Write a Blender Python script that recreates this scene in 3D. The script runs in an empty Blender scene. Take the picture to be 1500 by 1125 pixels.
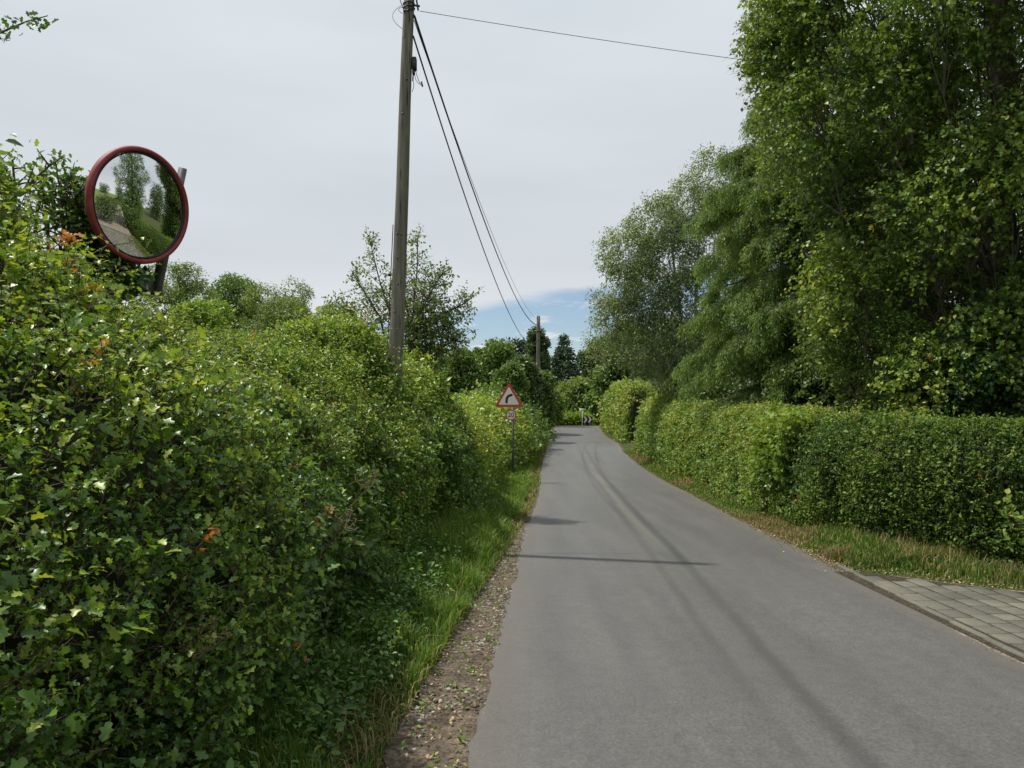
import bpy, math, numpy as np
from mathutils import Vector, Matrix
rng = np.random.default_rng(7)
R = math.radians
sc = bpy.context.scene
COL = sc.collection
FPX = 1083.0
EYE = 1.65
def PX(px, Y): return (px - 750.0) / FPX * Y
def PZ(py, Y): return EYE + (605.0 - py) / FPX * Y
def P(px, py, Y): return np.array([PX(px, Y), Y, PZ(py, Y)])
SUN_AZ = math.atan2(-0.966, 0.26)
SUN_EL = R(63.5)

# ------------------------------------------------------------------ noise
def _hash(ix, iy, iz, seed):
    h = (ix * 374761393 + iy * 668265263 + iz * 1274126177 + seed * 974711) & 0xffffffff
    h = ((h ^ (h >> 13)) * 1274126177) & 0xffffffff
    h = h ^ (h >> 16)
    return (h & 0xffff) / 32767.5 - 1.0
def vnoise(p, seed=0):
    p = np.asarray(p, float); i = np.floor(p).astype(np.int64); f = p - i; f = f * f * (3 - 2 * f)
    o = 0
    for dx in (0, 1):
        wx = f[..., 0] if dx else 1 - f[..., 0]
        for dy in (0, 1):
            wy = f[..., 1] if dy else 1 - f[..., 1]
            for dz in (0, 1):
                wz = f[..., 2] if dz else 1 - f[..., 2]
                o = o + wx * wy * wz * _hash(i[..., 0] + dx, i[..., 1] + dy, i[..., 2] + dz, seed)
    return o
def fbm(p, seed=0, octv=3):
    o = 0; a = 1.0; p = np.asarray(p, float)
    for k in range(octv):
        o = o + a * vnoise(p * (2.03 ** k), seed + k * 17); a *= 0.5
    return o / 1.6
def nrm(v):
    return v / np.maximum(np.linalg.norm(v, axis=-1, keepdims=True), 1e-9)
def rdir(n): return nrm(rng.normal(size=(n, 3)))

# ------------------------------------------------------------------ terrain
_gy = [-400, -60, 0, 8.5, 18, 24, 33, 42, 48, 53, 57, 60, 64, 75, 110, 400, 3000]
_gz = [0, 0, 0, -.05, -.27, -.28, -.16, -.04, .08, .38, .58, .62, .45, -.2, -.4, 0, 0]
_ey = [-60, 0, 3.4, 4.65, 6, 8.5, 13, 18, 24, 33.5, 42, 50, 57, 64, 72, 90]
_xl = [-.75, -.32, -.21, -.16, -.08, .07, .33, .68, .92, 1.53, 2.1, 2.72, 3.2, 3.9, 5.6, 12]
_xr = [3.1, 3.3, 3.36, 3.38, 3.42, 3.53, 3.80, 4.18, 4.40, 5.05, 5.95, 6.2, 6.7, 7.8, 10.2, 17]
_fy = np.linspace(-400, 3000, 34001)
def _smooth(a, k=15):
    return np.convolve(np.pad(a, k // 2, mode='edge'), np.ones(k) / k, 'valid')
_fz = _smooth(np.interp(_fy, _gy, _gz), 31)
def prof(Y): return np.interp(Y, _fy, _fz)
_fxl = _smooth(np.interp(_fy, _ey, _xl), 21); _fxr = _smooth(np.interp(_fy, _ey, _xr), 21)
def xl(Y): return np.interp(Y, _fy, _fxl)
def xr(Y): return np.interp(Y, _fy, _fxr)
def sstep(a, b, x):
    t = np.clip((x - a) / (b - a), 0, 1); return t * t * (3 - 2 * t)
def gz(X, Y):
    X = np.asarray(X, float); Y = np.asarray(Y, float)
    z = prof(Y)
    dl = xl(Y) - X; dr = X - xr(Y)
    drive = sstep(-2.5, 2, Y) * (1 - sstep(7.4, 8.6, Y))
    z = z + .16 * sstep(.25, 1.0, dl) + .14 * sstep(.15, 1.0, dr) * (1 - drive)
    z = z + np.where((dl > 0), sstep(.1, .5, dl), np.where(dr > 0, sstep(.1, .5, dr) * (1 - drive), 0)) * .03 * vnoise(np.stack([X * 2.2, Y * 2.2, X * 0], -1), 5)
    return z

# ------------------------------------------------------------------ mesh builder
class MB:
    def __init__(s): s.V = []; s.F = []; s.A = []; s.n = 0; s.extra = None
    def add(s, V, F, a=0.5):
        V = np.asarray(V, float).reshape(-1, 3); F = np.asarray(F, np.int64).reshape(-1, 3)
        s.V.append(V); s.F.append(F + s.n); s.n += len(V)
        s.A.append(np.broadcast_to(np.asarray(a, float), (len(V),)).copy())
    def quads(s, V, Q, a=0.5):
        Q = np.asarray(Q); s.add(V, np.concatenate([Q[:, [0, 1, 2]], Q[:, [0, 2, 3]]]), a)
    def tube(s, pts, rad, sides=5, a=0.5, cap=False):
        pts = np.asarray(pts, float); k = len(pts); rad = np.broadcast_to(np.asarray(rad, float), (k,))
        t = nrm(np.gradient(pts, axis=0))
        ref = np.array([0, 0, 1.0]) if abs(t[:, 2]).mean() < .8 else np.array([1.0, 0, 0])
        u = nrm(np.cross(t, ref)); w = np.cross(t, u)
        an = np.arange(sides) * 2 * math.pi / sides
        V = pts[:, None] + rad[:, None, None] * (u[:, None] * np.cos(an)[None, :, None] + w[:, None] * np.sin(an)[None, :, None])
        i = np.arange(k - 1)[:, None] * sides; j = np.arange(sides)[None]; j2 = (j + 1) % sides
        Q = np.stack([i + j, i + j2, i + sides + j2, i + sides + j], -1).reshape(-1, 4)
        V = V.reshape(-1, 3)
        F = np.concatenate([Q[:, [0, 1, 2]], Q[:, [0, 2, 3]]])
        if cap:
            V = np.concatenate([V, pts[:1], pts[-1:]]); b = k * sides; jj = np.arange(sides)
            F = np.concatenate([F, np.stack([np.full(sides, b), (jj + 1) % sides, jj], -1),
                                np.stack([np.full(sides, b + 1), (k - 1) * sides + jj, (k - 1) * sides + (jj + 1) % sides], -1)])
        s.add(V, F, a)
    def box(s, c, size, rot=None, a=0.5, bev=0.0):
        c = np.asarray(c, float); h = np.asarray(size, float) / 2
        if bev <= 0:
            g = np.array([[x, y, z] for x in (-1, 1) for y in (-1, 1) for z in (-1, 1)], float) * h
            Q = [[0, 1, 3, 2], [4, 6, 7, 5], [0, 4, 5, 1], [2, 3, 7, 6], [0, 2, 6, 4], [1, 5, 7, 3]]
        else:
            rings = []
            def ring(ins, z):
                x, y = h[0] - ins, h[1] - ins
                return [[-x, -y, z], [x, -y, z], [x, y, z], [-x, y, z]]
            g = np.array(ring(bev, -h[2]) + ring(0, -h[2] + bev) + ring(0, h[2] - bev) + ring(bev, h[2]), float)
            Q = [[3, 2, 1, 0], [12, 13, 14, 15]]
            for r in range(3):
                for j in range(4):
                    Q.append([r * 4 + j, r * 4 + (j + 1) % 4, r * 4 + 4 + (j + 1) % 4, r * 4 + 4 + j])
        if rot is not None: g = g @ np.array(rot).T
        s.quads(g + c, Q, a)
    def build(s, name, mat, parent=None, smooth=False, loc=None):
        if not s.V: return None
        nf0 = sum(len(f) for f in s.F); mat2 = None
        if s.extra is not None and s.extra[0].V:
            o2, mat2 = s.extra; s.add(np.concatenate(o2.V), np.concatenate(o2.F), np.concatenate(o2.A))
        V = np.concatenate(s.V); F = np.concatenate(s.F); A = np.concatenate(s.A)
        off = np.array(loc if loc is not None else ((0, 0, 0) if parent is None else wloc(parent)))
        me = bpy.data.meshes.new(name)
        me.vertices.add(len(V)); me.vertices.foreach_set('co', (V - off).astype(np.float32).ravel())
        me.loops.add(F.size); me.loops.foreach_set('vertex_index', F.astype(np.int32).ravel())
        me.polygons.add(len(F)); me.polygons.foreach_set('loop_start', (np.arange(len(F)) * 3).astype(np.int32))
        if smooth: me.polygons.foreach_set('use_smooth', np.ones(len(F), bool))
        me.update(calc_edges=True)
        at = me.attributes.new('v', 'FLOAT', 'POINT'); at.data.foreach_set('value', A.astype(np.float32))
        me.materials.append(mat)
        if mat2 is not None:
            me.materials.append(mat2); mi = np.zeros(len(F), np.int32); mi[nf0:] = 1; me.polygons.foreach_set('material_index', mi)
        o = bpy.data.objects.new(name, me); COL.objects.link(o)
        if parent is not None: o.parent = parent
        elif loc is not None: o.location = loc
        return o
_W = {}
def wloc(o):
    return _W.get(o.name, (0, 0, 0))
def tag(o, label=None, cat=None, group=None, kind=None):
    if label: o['label'] = label
    if cat: o['category'] = cat
    if group: o['group'] = group
    if kind: o['kind'] = kind
    return o
def thing(name, label, cat, loc, group=None):
    o = bpy.data.objects.new(name, None); COL.objects.link(o); o.location = loc
    o.empty_display_size = .2
    _W[o.name] = tuple(float(c) for c in loc)
    return tag(o, label, cat, group)

# ------------------------------------------------------------------ materials
def newmat(name):
    m = bpy.data.materials.new(name); m.use_nodes = True
    nt = m.node_tree; nt.nodes.clear()
    out = nt.nodes.new('ShaderNodeOutputMaterial'); return m, nt, out
def nd(nt, t, ins=None, **kw):
    n = nt.nodes.new(t)
    for k, v in kw.items(): setattr(n, k, v)
    for k, v in (ins or {}).items():
        if isinstance(v, bpy.types.NodeSocket): nt.links.new(v, n.inputs[k])
        else: n.inputs[k].default_value = v
    return n
def ramp(nt, fac, stops):
    n = nt.nodes.new('ShaderNodeValToRGB'); cr = n.color_ramp
    while len(cr.elements) < len(stops): cr.elements.new(.5)
    for e, (p, c) in zip(cr.elements, stops): e.position = p; e.color = (c[0], c[1], c[2], 1)
    nt.links.new(fac, n.inputs[0]); return n.outputs[0]
def mixc(nt, fac, a, b, mode='MIX'):
    n = nt.nodes.new('ShaderNodeMix'); n.data_type = 'RGBA'; n.blend_type = mode
    for k, v in ((0, fac), (6, a), (7, b)):
        if isinstance(v, bpy.types.NodeSocket): nt.links.new(v, n.inputs[k])
        else: n.inputs[k].default_value = v if k == 0 else (*v[:3], 1)
    return n.outputs[2]
def math_(nt, op, a, b=0.0, c=None, clamp=False):
    n = nt.nodes.new('ShaderNodeMath'); n.operation = op; n.use_clamp = clamp
    for k, v in ((0, a), (1, b)) + (((2, c),) if c is not None else ()):
        if isinstance(v, bpy.types.NodeSocket): nt.links.new(v, n.inputs[k])
        else: n.inputs[k].default_value = v
    return n.outputs[0]
def leafmat(name, stops, rough=.42, transl=.3, tint=(1.25, 1.2, .55), spec=.5, gain=(2.15, 2.0, 1.75)):
    transl = min(.45, transl * 1.25)
    m, nt, out = newmat(name)
    at = nd(nt, 'ShaderNodeAttribute', attribute_name='v')
    stops = [(p_, (c_[0] * gain[0], c_[1] * gain[1], c_[2] * gain[2])) for p_, c_ in stops]
    c = ramp(nt, at.outputs['Fac'], stops)
    p = nd(nt, 'ShaderNodeBsdfPrincipled', {'Base Color': c, 'Roughness': rough, 'Specular IOR Level': spec})
    tc = mixc(nt, 1.0, c, tint, 'MULTIPLY')
    t = nd(nt, 'ShaderNodeBsdfTranslucent', {'Color': tc})
    mx = nd(nt, 'ShaderNodeMixShader', {0: transl, 1: p.outputs[0], 2: t.outputs[0]})
    nt.links.new(mx.outputs[0], out.inputs[0]); return m
def plain(name, col, rough=.6, metal=0.0, noise=0.0, scale=8.0, col2=None, stretch=None, bump=0.0, spec=.5):
    m, nt, out = newmat(name)
    p = nd(nt, 'ShaderNodeBsdfPrincipled', {'Roughness': rough, 'Metallic': metal, 'Specular IOR Level': spec})
    if col2 is None: p.inputs['Base Color'].default_value = (*col, 1)
    else:
        tc = nd(nt, 'ShaderNodeTexCoord')
        mp = nd(nt, 'ShaderNodeMapping', {'Vector': tc.outputs['Object'], 'Scale': stretch or (1, 1, 1)})
        nz = nd(nt, 'ShaderNodeTexNoise', {'Vector': mp.outputs[0], 'Scale': scale, 'Detail': 6.0, 'Roughness': .65})
        c = ramp(nt, nz.outputs['Fac'], [(.3, col), (.7, col2)])
        nt.links.new(c, p.inputs['Base Color'])
        if bump:
            b = nd(nt, 'ShaderNodeBump', {'Strength': bump, 'Distance': .01, 'Height': nz.outputs['Fac']})
            nt.links.new(b.outputs[0], p.inputs['Normal'])
    nt.links.new(p.outputs[0], out.inputs[0]); return m

M = {}
M['haw'] = leafmat('hawthorn_leaf', [(0, (.018, .045, .010)), (.35, (.036, .082, .015)), (.65, (.075, .14, .022)), (.9, (.15, .215, .034)), (.965, (.17, .21, .04)), (.985, (.26, .12, .035)), (1, (.22, .09, .03))], .38, .28)
M['light'] = leafmat('light_hedge_leaf', [(0, (.05, .10, .018)), (.5, (.10, .165, .028)), (.9, (.18, .235, .045)), (1, (.25, .23, .07))], .45, .3)
M['bramble'] = leafmat('bramble_leaf', [(0, (.03, .062, .016)), (.5, (.06, .11, .024)), (.9, (.11, .165, .036)), (.95, (.14, .18, .05)), (1, (.2, .10, .04))], .5, .3)
M['clip'] = leafmat('clipped_hedge_leaf', [(0, (.017, .042, .009)), (.45, (.042, .088, .016)), (.85, (.095, .15, .026)), (.992, (.12, .16, .035)), (1, (.20, .11, .04))], .62, .25, spec=.3, gain=(1.95, 1.75, 1.55))
M['midhedge'] = leafmat('mid_hedge_leaf', [(0, (.045, .095, .018)), (.5, (.085, .15, .028)), (.9, (.15, .215, .045)), (1, (.24, .20, .07))], .6, .3, gain=(2.1, 1.85, 1.7))
M['lime'] = leafmat('lime_leaf', [(0, (.04, .085, .014)), (.5, (.075, .135, .02)), (1, (.13, .18, .03))], .4, .35)
M['ivy'] = leafmat('ivy_leaf', [(0, (.008, .026, .007)), (.6, (.022, .058, .014)), (1, (.06, .12, .025))], .3, .12)
M['poplar'] = leafmat('poplar_leaf', [(0, (.022, .05, .011)), (.4, (.045, .092, .017)), (.8, (.09, .155, .025)), (1, (.18, .23, .05))], .46, .28, spec=.4, gain=(2.5, 2.1, 1.65))
M['birch'] = leafmat('birch_leaf', [(0, (.022, .042, .016)), (.5, (.085, .125, .05)), (.9, (.165, .205, .09)), (1, (.25, .27, .15))], .4, .3, gain=(2.2, 2.1, 1.8))
M['conifer'] = leafmat('weeping_conifer_needle', [(0, (.045, .08, .022)), (.5, (.095, .145, .04)), (1, (.16, .21, .062))], .55, .32, gain=(1.9, 1.95, 1.7))
M['spruce'] = leafmat('spruce_needle', [(0, (.012, .028, .014)), (.6, (.025, .05, .022)), (1, (.05, .08, .03))], .6, .1)
M['tree_a'] = leafmat('ash_leaf', [(0, (.035, .065, .02)), (.5, (.075, .12, .033)), (1, (.145, .19, .06))], .45, .3)
M['tree_b'] = leafmat('broad_leaf', [(0, (.024, .052, .014)), (.5, (.05, .095, .021)), (1, (.10, .155, .038))], .45, .28)
M['tree_c'] = leafmat('dark_leaf', [(0, (.014, .032, .010)), (.5, (.03, .058, .016)), (1, (.065, .10, .028))], .45, .2)
M['grass'] = leafmat('grass_blade', [(0, (.04, .08, .015)), (.5, (.088, .165, .022)), (.85, (.15, .24, .036)), (.93, (.34, .30, .12)), (1, (.42, .35, .17))], .5, .35, (1.2, 1.2, .5), .3, (1.25, 1.25, 1.3))
M['dry'] = leafmat('dry_grass', [(0, (.10, .13, .03)), (.35, (.25, .2, .08)), (1, (.50, .40, .2))], .7, .25, (1.1, 1, .7), .2, (.85, .85, .85))
M['weed'] = leafmat('weed_leaf', [(0, (.02, .05, .012)), (.6, (.05, .11, .02)), (1, (.12, .2, .03))], .45, .28)
M['core'] = plain('dark_core_shade', (.012, .018, .008), .95, col2=(.04, .04, .02), scale=9, spec=.1)  # hedge core: shade of the interior put into a dark colour
M['twig'] = plain('twig_bark', (.06, .045, .03), .85, col2=(.14, .11, .08), scale=14, spec=.2)
M['bark'] = plain('tree_bark', (.035, .03, .022), .9, col2=(.11, .095, .075), scale=6, stretch=(3, 3, .6), bump=.6, spec=.2)
M['palebark'] = plain('pale_bark', (.05, .042, .03), .85, col2=(.15, .13, .10), scale=9, spec=.2)
M['birchbark'] = plain('birch_bark', (.10, .09, .08), .8, col2=(.45, .43, .4), scale=7, stretch=(1, 1, 3), spec=.2)
M['red'] = plain('faded_red_plastic', (.17, .020, .024), .6, col2=(.27, .055, .052), scale=11, spec=.35)
M['black'] = plain('black_plastic', (.012, .012, .013), .5)
M['cable'] = plain('black_cable', (.02, .02, .022), .6)
M['grey'] = plain('galvanised_steel', (.30, .31, .31), .45, .6, col2=(.42, .43, .43), scale=30)
M['greypost'] = plain('grey_post', (.09, .09, .085), .6, col2=(.16, .155, .145), scale=12)
M['signred'] = plain('sign_red', (.48, .045, .035), .4, col2=(.55, .06, .045), scale=8)
M['signwhite'] = plain('sign_white', (.80, .74, .64), .5, col2=(.86, .81, .71), scale=6)
M['signblack'] = plain('sign_black', (.015, .015, .017), .5)
M['ceramic'] = plain('white_plate', (.62, .62, .58), .5)
def mirrormat():
    m, nt, out = newmat('convex_mirror_glass')
    tc = nd(nt, 'ShaderNodeTexCoord')
    nz = nd(nt, 'ShaderNodeTexNoise', {'Vector': tc.outputs['Object'], 'Scale': 5.0, 'Detail': 7.0})
    rr = ramp(nt, nz.outputs['Fac'], [(.35, (.008,) * 3), (.75, (.03,) * 3)])
    p = nd(nt, 'ShaderNodeBsdfPrincipled', {'Base Color': (.80, .82, .82, 1), 'Metallic': 1.0, 'Roughness': rr})
    nt.links.new(p.outputs[0], out.inputs[0]); return m
M['mirror'] = mirrormat()
def polemat():
    m, nt, out = newmat('weathered_pole_wood')
    tc = nd(nt, 'ShaderNodeTexCoord')
    mp = nd(nt, 'ShaderNodeMapping', {'Vector': tc.outputs['Object'], 'Scale': (14, 14, .9)})
    g = nd(nt, 'ShaderNodeTexNoise', {'Vector': mp.outputs[0], 'Scale': 2.0, 'Detail': 8.0, 'Roughness': .7})
    c = ramp(nt, g.outputs['Fac'], [(.3, (.075, .07, .05)), (.55, (.165, .155, .12)), (.75, (.25, .235, .19))])
    mp2 = nd(nt, 'ShaderNodeMapping', {'Vector': tc.outputs['Object'], 'Scale': (22, 22, 1.6), 'Location': (3, 1, 7)})
    k = nd(nt, 'ShaderNodeTexNoise', {'Vector': mp2.outputs[0], 'Scale': 1.0, 'Detail': 4.0, 'Roughness': .6})
    kk = ramp(nt, k.outputs['Fac'], [(.585, (0, 0, 0)), (.65, (1, 1, 1))])
    c2 = mixc(nt, kk, c, (.03, .026, .02))
    b = nd(nt, 'ShaderNodeBump', {'Strength': .7, 'Distance': .008, 'Height': g.outputs['Fac']})
    p = nd(nt, 'ShaderNodeBsdfPrincipled', {'Base Color': c2, 'Roughness': .85, 'Normal': b.outputs[0], 'Specular IOR Level': .2})
    nt.links.new(p.outputs[0], out.inputs[0]); return m
M['pole'] = polemat()
def roadmat():
    m, nt, out = newmat('worn_asphalt')
    uv = nd(nt, 'ShaderNodeAttribute', attribute_name='lane')      # x: metres from the left edge, y: metres along, z: metres from the right edge
    sp = nd(nt, 'ShaderNodeSeparateXYZ', {0: uv.outputs['Vector']})
    tc = nd(nt, 'ShaderNodeTexCoord'); ob = tc.outputs['Object']
    big = nd(nt, 'ShaderNodeTexNoise', {'Vector': ob, 'Scale': .55, 'Detail': 5.0, 'Roughness': .6})
    mpl = nd(nt, 'ShaderNodeMapping', {'Vector': ob, 'Scale': (2.2, .16, 1)})
    lon = nd(nt, 'ShaderNodeTexNoise', {'Vector': mpl.outputs[0], 'Scale': 1.6, 'Detail': 4.0})
    fine = nd(nt, 'ShaderNodeTexNoise', {'Vector': ob, 'Scale': 62.0, 'Detail': 5.0, 'Roughness': .85})
    vor = nd(nt, 'ShaderNodeTexVoronoi', {'Vector': ob, 'Scale': 70.0})
    c = ramp(nt, big.outputs['Fac'], [(.3, (.072, .070, .067)), (.7, (.104, .101, .095))])
    c = mixc(nt, .55, c, ramp(nt, lon.outputs['Fac'], [(.3, (.070, .068, .066)), (.7, (.110, .107, .101))]))
    c = mixc(nt, .85, c, ramp(nt, fine.outputs['Fac'], [(.3, (.45,) * 3), (.5, (1,) * 3), (.7, (1.75, 1.72, 1.65))]), 'MULTIPLY')
    st = ramp(nt, vor.outputs['Distance'], [(.06, (1, 1, 1)), (.16, (0, 0, 0))])
    vc = nd(nt, 'ShaderNodeSeparateXYZ', {0: vor.outputs['Color']})
    sel = math_(nt, 'GREATER_THAN', vc.outputs[0], .86)
    c = mixc(nt, math_(nt, 'MULTIPLY', st, math_(nt, 'MULTIPLY', sel, .55)), c, (.30, .29, .27))
    # wander of the marks
    blt = nd(nt, 'ShaderNodeTexNoise', {'Vector': ob, 'Scale': 9.0, 'Detail': 6.0, 'Roughness': .75})
    c = mixc(nt, .8, c, ramp(nt, blt.outputs['Fac'], [(.28, (.80,) * 3), (.5, (1,) * 3), (.74, (1.2, 1.19, 1.16))]), 'MULTIPLY')
    wob = nd(nt, 'ShaderNodeTexNoise', {'Vector': ob, 'Scale': 1.4, 'Detail': 5.0, 'Roughness': .7})
    wv = math_(nt, 'MULTIPLY', math_(nt, 'SUBTRACT', wob.outputs['Fac'], .5), .10)
    def streak(u0, slope, w, y0, y1, soft):
        u = math_(nt, 'ADD', sp.outputs[0], wv)
        d = math_(nt, 'ABSOLUTE', math_(nt, 'SUBTRACT', math_(nt, 'ADD', u, math_(nt, 'MULTIPLY', sp.outputs[1], slope)), u0))
        mr = nd(nt, 'ShaderNodeMapRange', {0: d, 1: w, 2: w + soft, 3: 1.0, 4: 0.0}); mr.interpolation_type = 'SMOOTHSTEP'
        a = nd(nt, 'ShaderNodeMapRange', {0: sp.outputs[1], 1: y0, 2: y0 + 3, 3: 0.0, 4: 1.0})
        b = nd(nt, 'ShaderNodeMapRange', {0: sp.outputs[1], 1: y1, 2: y1 + 9, 3: 1.0, 4: 0.0})
        br = ramp(nt, lon.outputs['Fac'], [(.3, (.45,) * 3), (.6, (1,) * 3)])
        return math_(nt, 'MULTIPLY', math_(nt, 'MULTIPLY', mr.outputs[0], br), math_(nt, 'MULTIPLY', a.outputs[0], b.outputs[0]))
    c = mixc(nt, math_(nt, 'MULTIPLY', streak(1.90, .0, .012, 0, 34, .085), .55), c, (.036, .035, .034))
    c = mixc(nt, math_(nt, 'MULTIPLY', streak(1.74, .0, .03, 9, 22, .08), .42), c, (.16, .14, .105))
    c = mixc(nt, math_(nt, 'MULTIPLY', streak(1.58, .0, .012, 2, 36, .075), .42), c, (.04, .037, .034))
    # ragged transverse seam
    yy = math_(nt, 'ADD', sp.outputs[1], math_(nt, 'MULTIPLY', wv, 1.3))
    dd = math_(nt, 'ABSOLUTE', math_(nt, 'SUBTRACT', yy, 8.95))
    seam = nd(nt, 'ShaderNodeMapRange', {0: dd, 1: .03, 2: .13, 3: 1.0, 4: 0.0})
    sx = nd(nt, 'ShaderNodeMapRange', {0: sp.outputs[0], 1: .5, 2: 2.0, 3: 1.0, 4: 0.0})
    sg = ramp(nt, fine.outputs['Fac'], [(.4, (0.25,) * 3), (.6, (1,) * 3)])
    c = mixc(nt, math_(nt, 'MULTIPLY', math_(nt, 'MULTIPLY', seam.outputs[0], sx.outputs[0]), math_(nt, 'MULTIPLY', sg, .6)), c, (.04, .038, .036))
    # dusty margins
    e1 = nd(nt, 'ShaderNodeMapRange', {0: math_(nt, 'ADD', sp.outputs[0], math_(nt, 'MULTIPLY', wv, 2.5)), 1: .02, 2: .42, 3: 1.0, 4: 0.0})
    e2 = nd(nt, 'ShaderNodeMapRange', {0: math_(nt, 'ADD', sp.outputs[2], math_(nt, 'MULTIPLY', wv, 2.5)), 1: .02, 2: .25, 3: 1.0, 4: 0.0})
    ee = math_(nt, 'MULTIPLY', math_(nt, 'MAXIMUM', e1.outputs[0], e2.outputs[0]), math_(nt, 'MULTIPLY', wob.outputs['Fac'], .85))
    c = mixc(nt, ee, c, (.135, .115, .09))
    bm = nd(nt, 'ShaderNodeBump', {'Strength': .45, 'Distance': .004, 'Height': fine.outputs['Fac']})
    p = nd(nt, 'ShaderNodeBsdfPrincipled', {'Base Color': c, 'Roughness': .58, 'Normal': bm.outputs[0], 'Specular IOR Level': .55})
    nt.links.new(p.outputs[0], out.inputs[0]); return m
def groundmat():
    m, nt, out = newmat('grassy_soil')
    tc = nd(nt, 'ShaderNodeTexCoord'); ob = tc.outputs['Object']
    a = nd(nt, 'ShaderNodeTexNoise', {'Vector': ob, 'Scale': .9, 'Detail': 8.0, 'Roughness': .7})
    b = nd(nt, 'ShaderNodeTexNoise', {'Vector': ob, 'Scale': 28.0, 'Detail': 4.0, 'Roughness': .7})
    c = ramp(nt, a.outputs['Fac'], [(.3, (.035, .045, .016)), (.6, (.06, .075, .022)), (.8, (.09, .085, .04))])
    c = mixc(nt, .7, c, ramp(nt, b.outputs['Fac'], [(.3, (.45,) * 3), (.7, (1.5, 1.45, 1.3))]), 'MULTIPLY')
    bm = nd(nt, 'ShaderNodeBump', {'Strength': .6, 'Distance': .02, 'Height': b.outputs['Fac']})
    p = nd(nt, 'ShaderNodeBsdfPrincipled', {'Base Color': c, 'Roughness': .95, 'Normal': bm.outputs[0], 'Specular IOR Level': .1})
    nt.links.new(p.outputs[0], out.inputs[0]); return m
def soilmat(name, c1, c2, sc1=5.0):
    m, nt, out = newmat(name)
    tc = nd(nt, 'ShaderNodeTexCoord'); ob = tc.outputs['Object']
    a = nd(nt, 'ShaderNodeTexNoise', {'Vector': ob, 'Scale': sc1, 'Detail': 8.0, 'Roughness': .75})
    v = nd(nt, 'ShaderNodeTexVoronoi', {'Vector': ob, 'Scale': 55.0})
    c = ramp(nt, a.outputs['Fac'], [(.32, c1), (.68, c2)])
    c = mixc(nt, .6, c, ramp(nt, v.outputs['Color'], [(.2, (.5,) * 3), (.8, (1.6,) * 3)]), 'MULTIPLY')
    bm = nd(nt, 'ShaderNodeBump', {'Strength': .8, 'Distance': .012, 'Height': v.outputs['Distance']})
    p = nd(nt, 'ShaderNodeBsdfPrincipled', {'Base Color': c, 'Roughness': .92, 'Normal': bm.outputs[0], 'Specular IOR Level': .2})
    nt.links.new(p.outputs[0], out.inputs[0]); return m
M['soil'] = soilmat('stony_soil', (.055, .042, .03), (.15, .12, .088))
M['sand'] = soilmat('joint_sand', (.07, .06, .045), (.16, .135, .1), 9.0)
M['joint'] = soilmat('mossy_joint_dirt', (.028, .026, .016), (.065, .055, .035), 14.0)
M['drive'] = soilmat('worn_gravel', (.15, .125, .095), (.25, .21, .165), 2.0)
def varmat(name, stops, rough=.85, fine=60.0):
    m, nt, out = newmat(name)
    at = nd(nt, 'ShaderNodeAttribute', attribute_name='v')
    c = ramp(nt, at.outputs['Fac'], stops)
    tc = nd(nt, 'ShaderNodeTexCoord')
    f = nd(nt, 'ShaderNodeTexNoise', {'Vector': tc.outputs['Object'], 'Scale': fine, 'Detail': 5.0, 'Roughness': .75})
    g = nd(nt, 'ShaderNodeTexNoise', {'Vector': tc.outputs['Object'], 'Scale': 3.5, 'Detail': 5.0, 'Roughness': .7})
    c = mixc(nt, .8, c, ramp(nt, f.outputs['Fac'], [(.3, (.7,) * 3), (.7, (1.3,) * 3)]), 'MULTIPLY')
    c = mixc(nt, .8, c, ramp(nt, g.outputs['Fac'], [(.3, (.75, .76, .72)), (.7, (1.25, 1.22, 1.15))]), 'MULTIPLY')
    bm = nd(nt, 'ShaderNodeBump', {'Strength': .3, 'Distance': .003, 'Height': f.outputs['Fac']})
    p = nd(nt, 'ShaderNodeBsdfPrincipled', {'Base Color': c, 'Roughness': rough, 'Normal': bm.outputs[0], 'Specular IOR Level': .25})
    nt.links.new(p.outputs[0], out.inputs[0]); return m
M['paver'] = varmat('concrete_paver', [(0, (.095, .094, .080)), (.6, (.125, .122, .102)), (1, (.155, .148, .12))])
M['stone'] = varmat('pebble', [(0, (.07, .055, .04)), (.45, (.16, .13, .10)), (.8, (.26, .23, .19)), (1, (.42, .40, .36))])
M['litter'] = varmat('dead_leaf', [(0, (.10, .06, .03)), (.5, (.26, .18, .09)), (1, (.42, .34, .2))])
def fieldmat():
    m, nt, out = newmat('mown_field')
    tc = nd(nt, 'ShaderNodeTexCoord'); ob = tc.outputs['Object']
    w = nd(nt, 'ShaderNodeTexWave', {'Vector': ob, 'Scale': .16, 'Distortion': 1.2, 'Detail': 2.0, 'Detail Scale': 1.0})
    n = nd(nt, 'ShaderNodeTexNoise', {'Vector': ob, 'Scale': 3.0, 'Detail': 6.0})
    c = ramp(nt, w.outputs['Fac'], [(.2, (.08, .12, .025)), (.8, (.15, .18, .05))])
    c = mixc(nt, .6, c, ramp(nt, n.outputs['Fac'], [(.3, (.7,) * 3), (.7, (1.3,) * 3)]), 'MULTIPLY')
    p = nd(nt, 'ShaderNodeBsdfPrincipled', {'Base Color': c, 'Roughness': .95, 'Specular IOR Level': .1})
    nt.links.new(p.outputs[0], out.inputs[0]); return m

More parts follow.
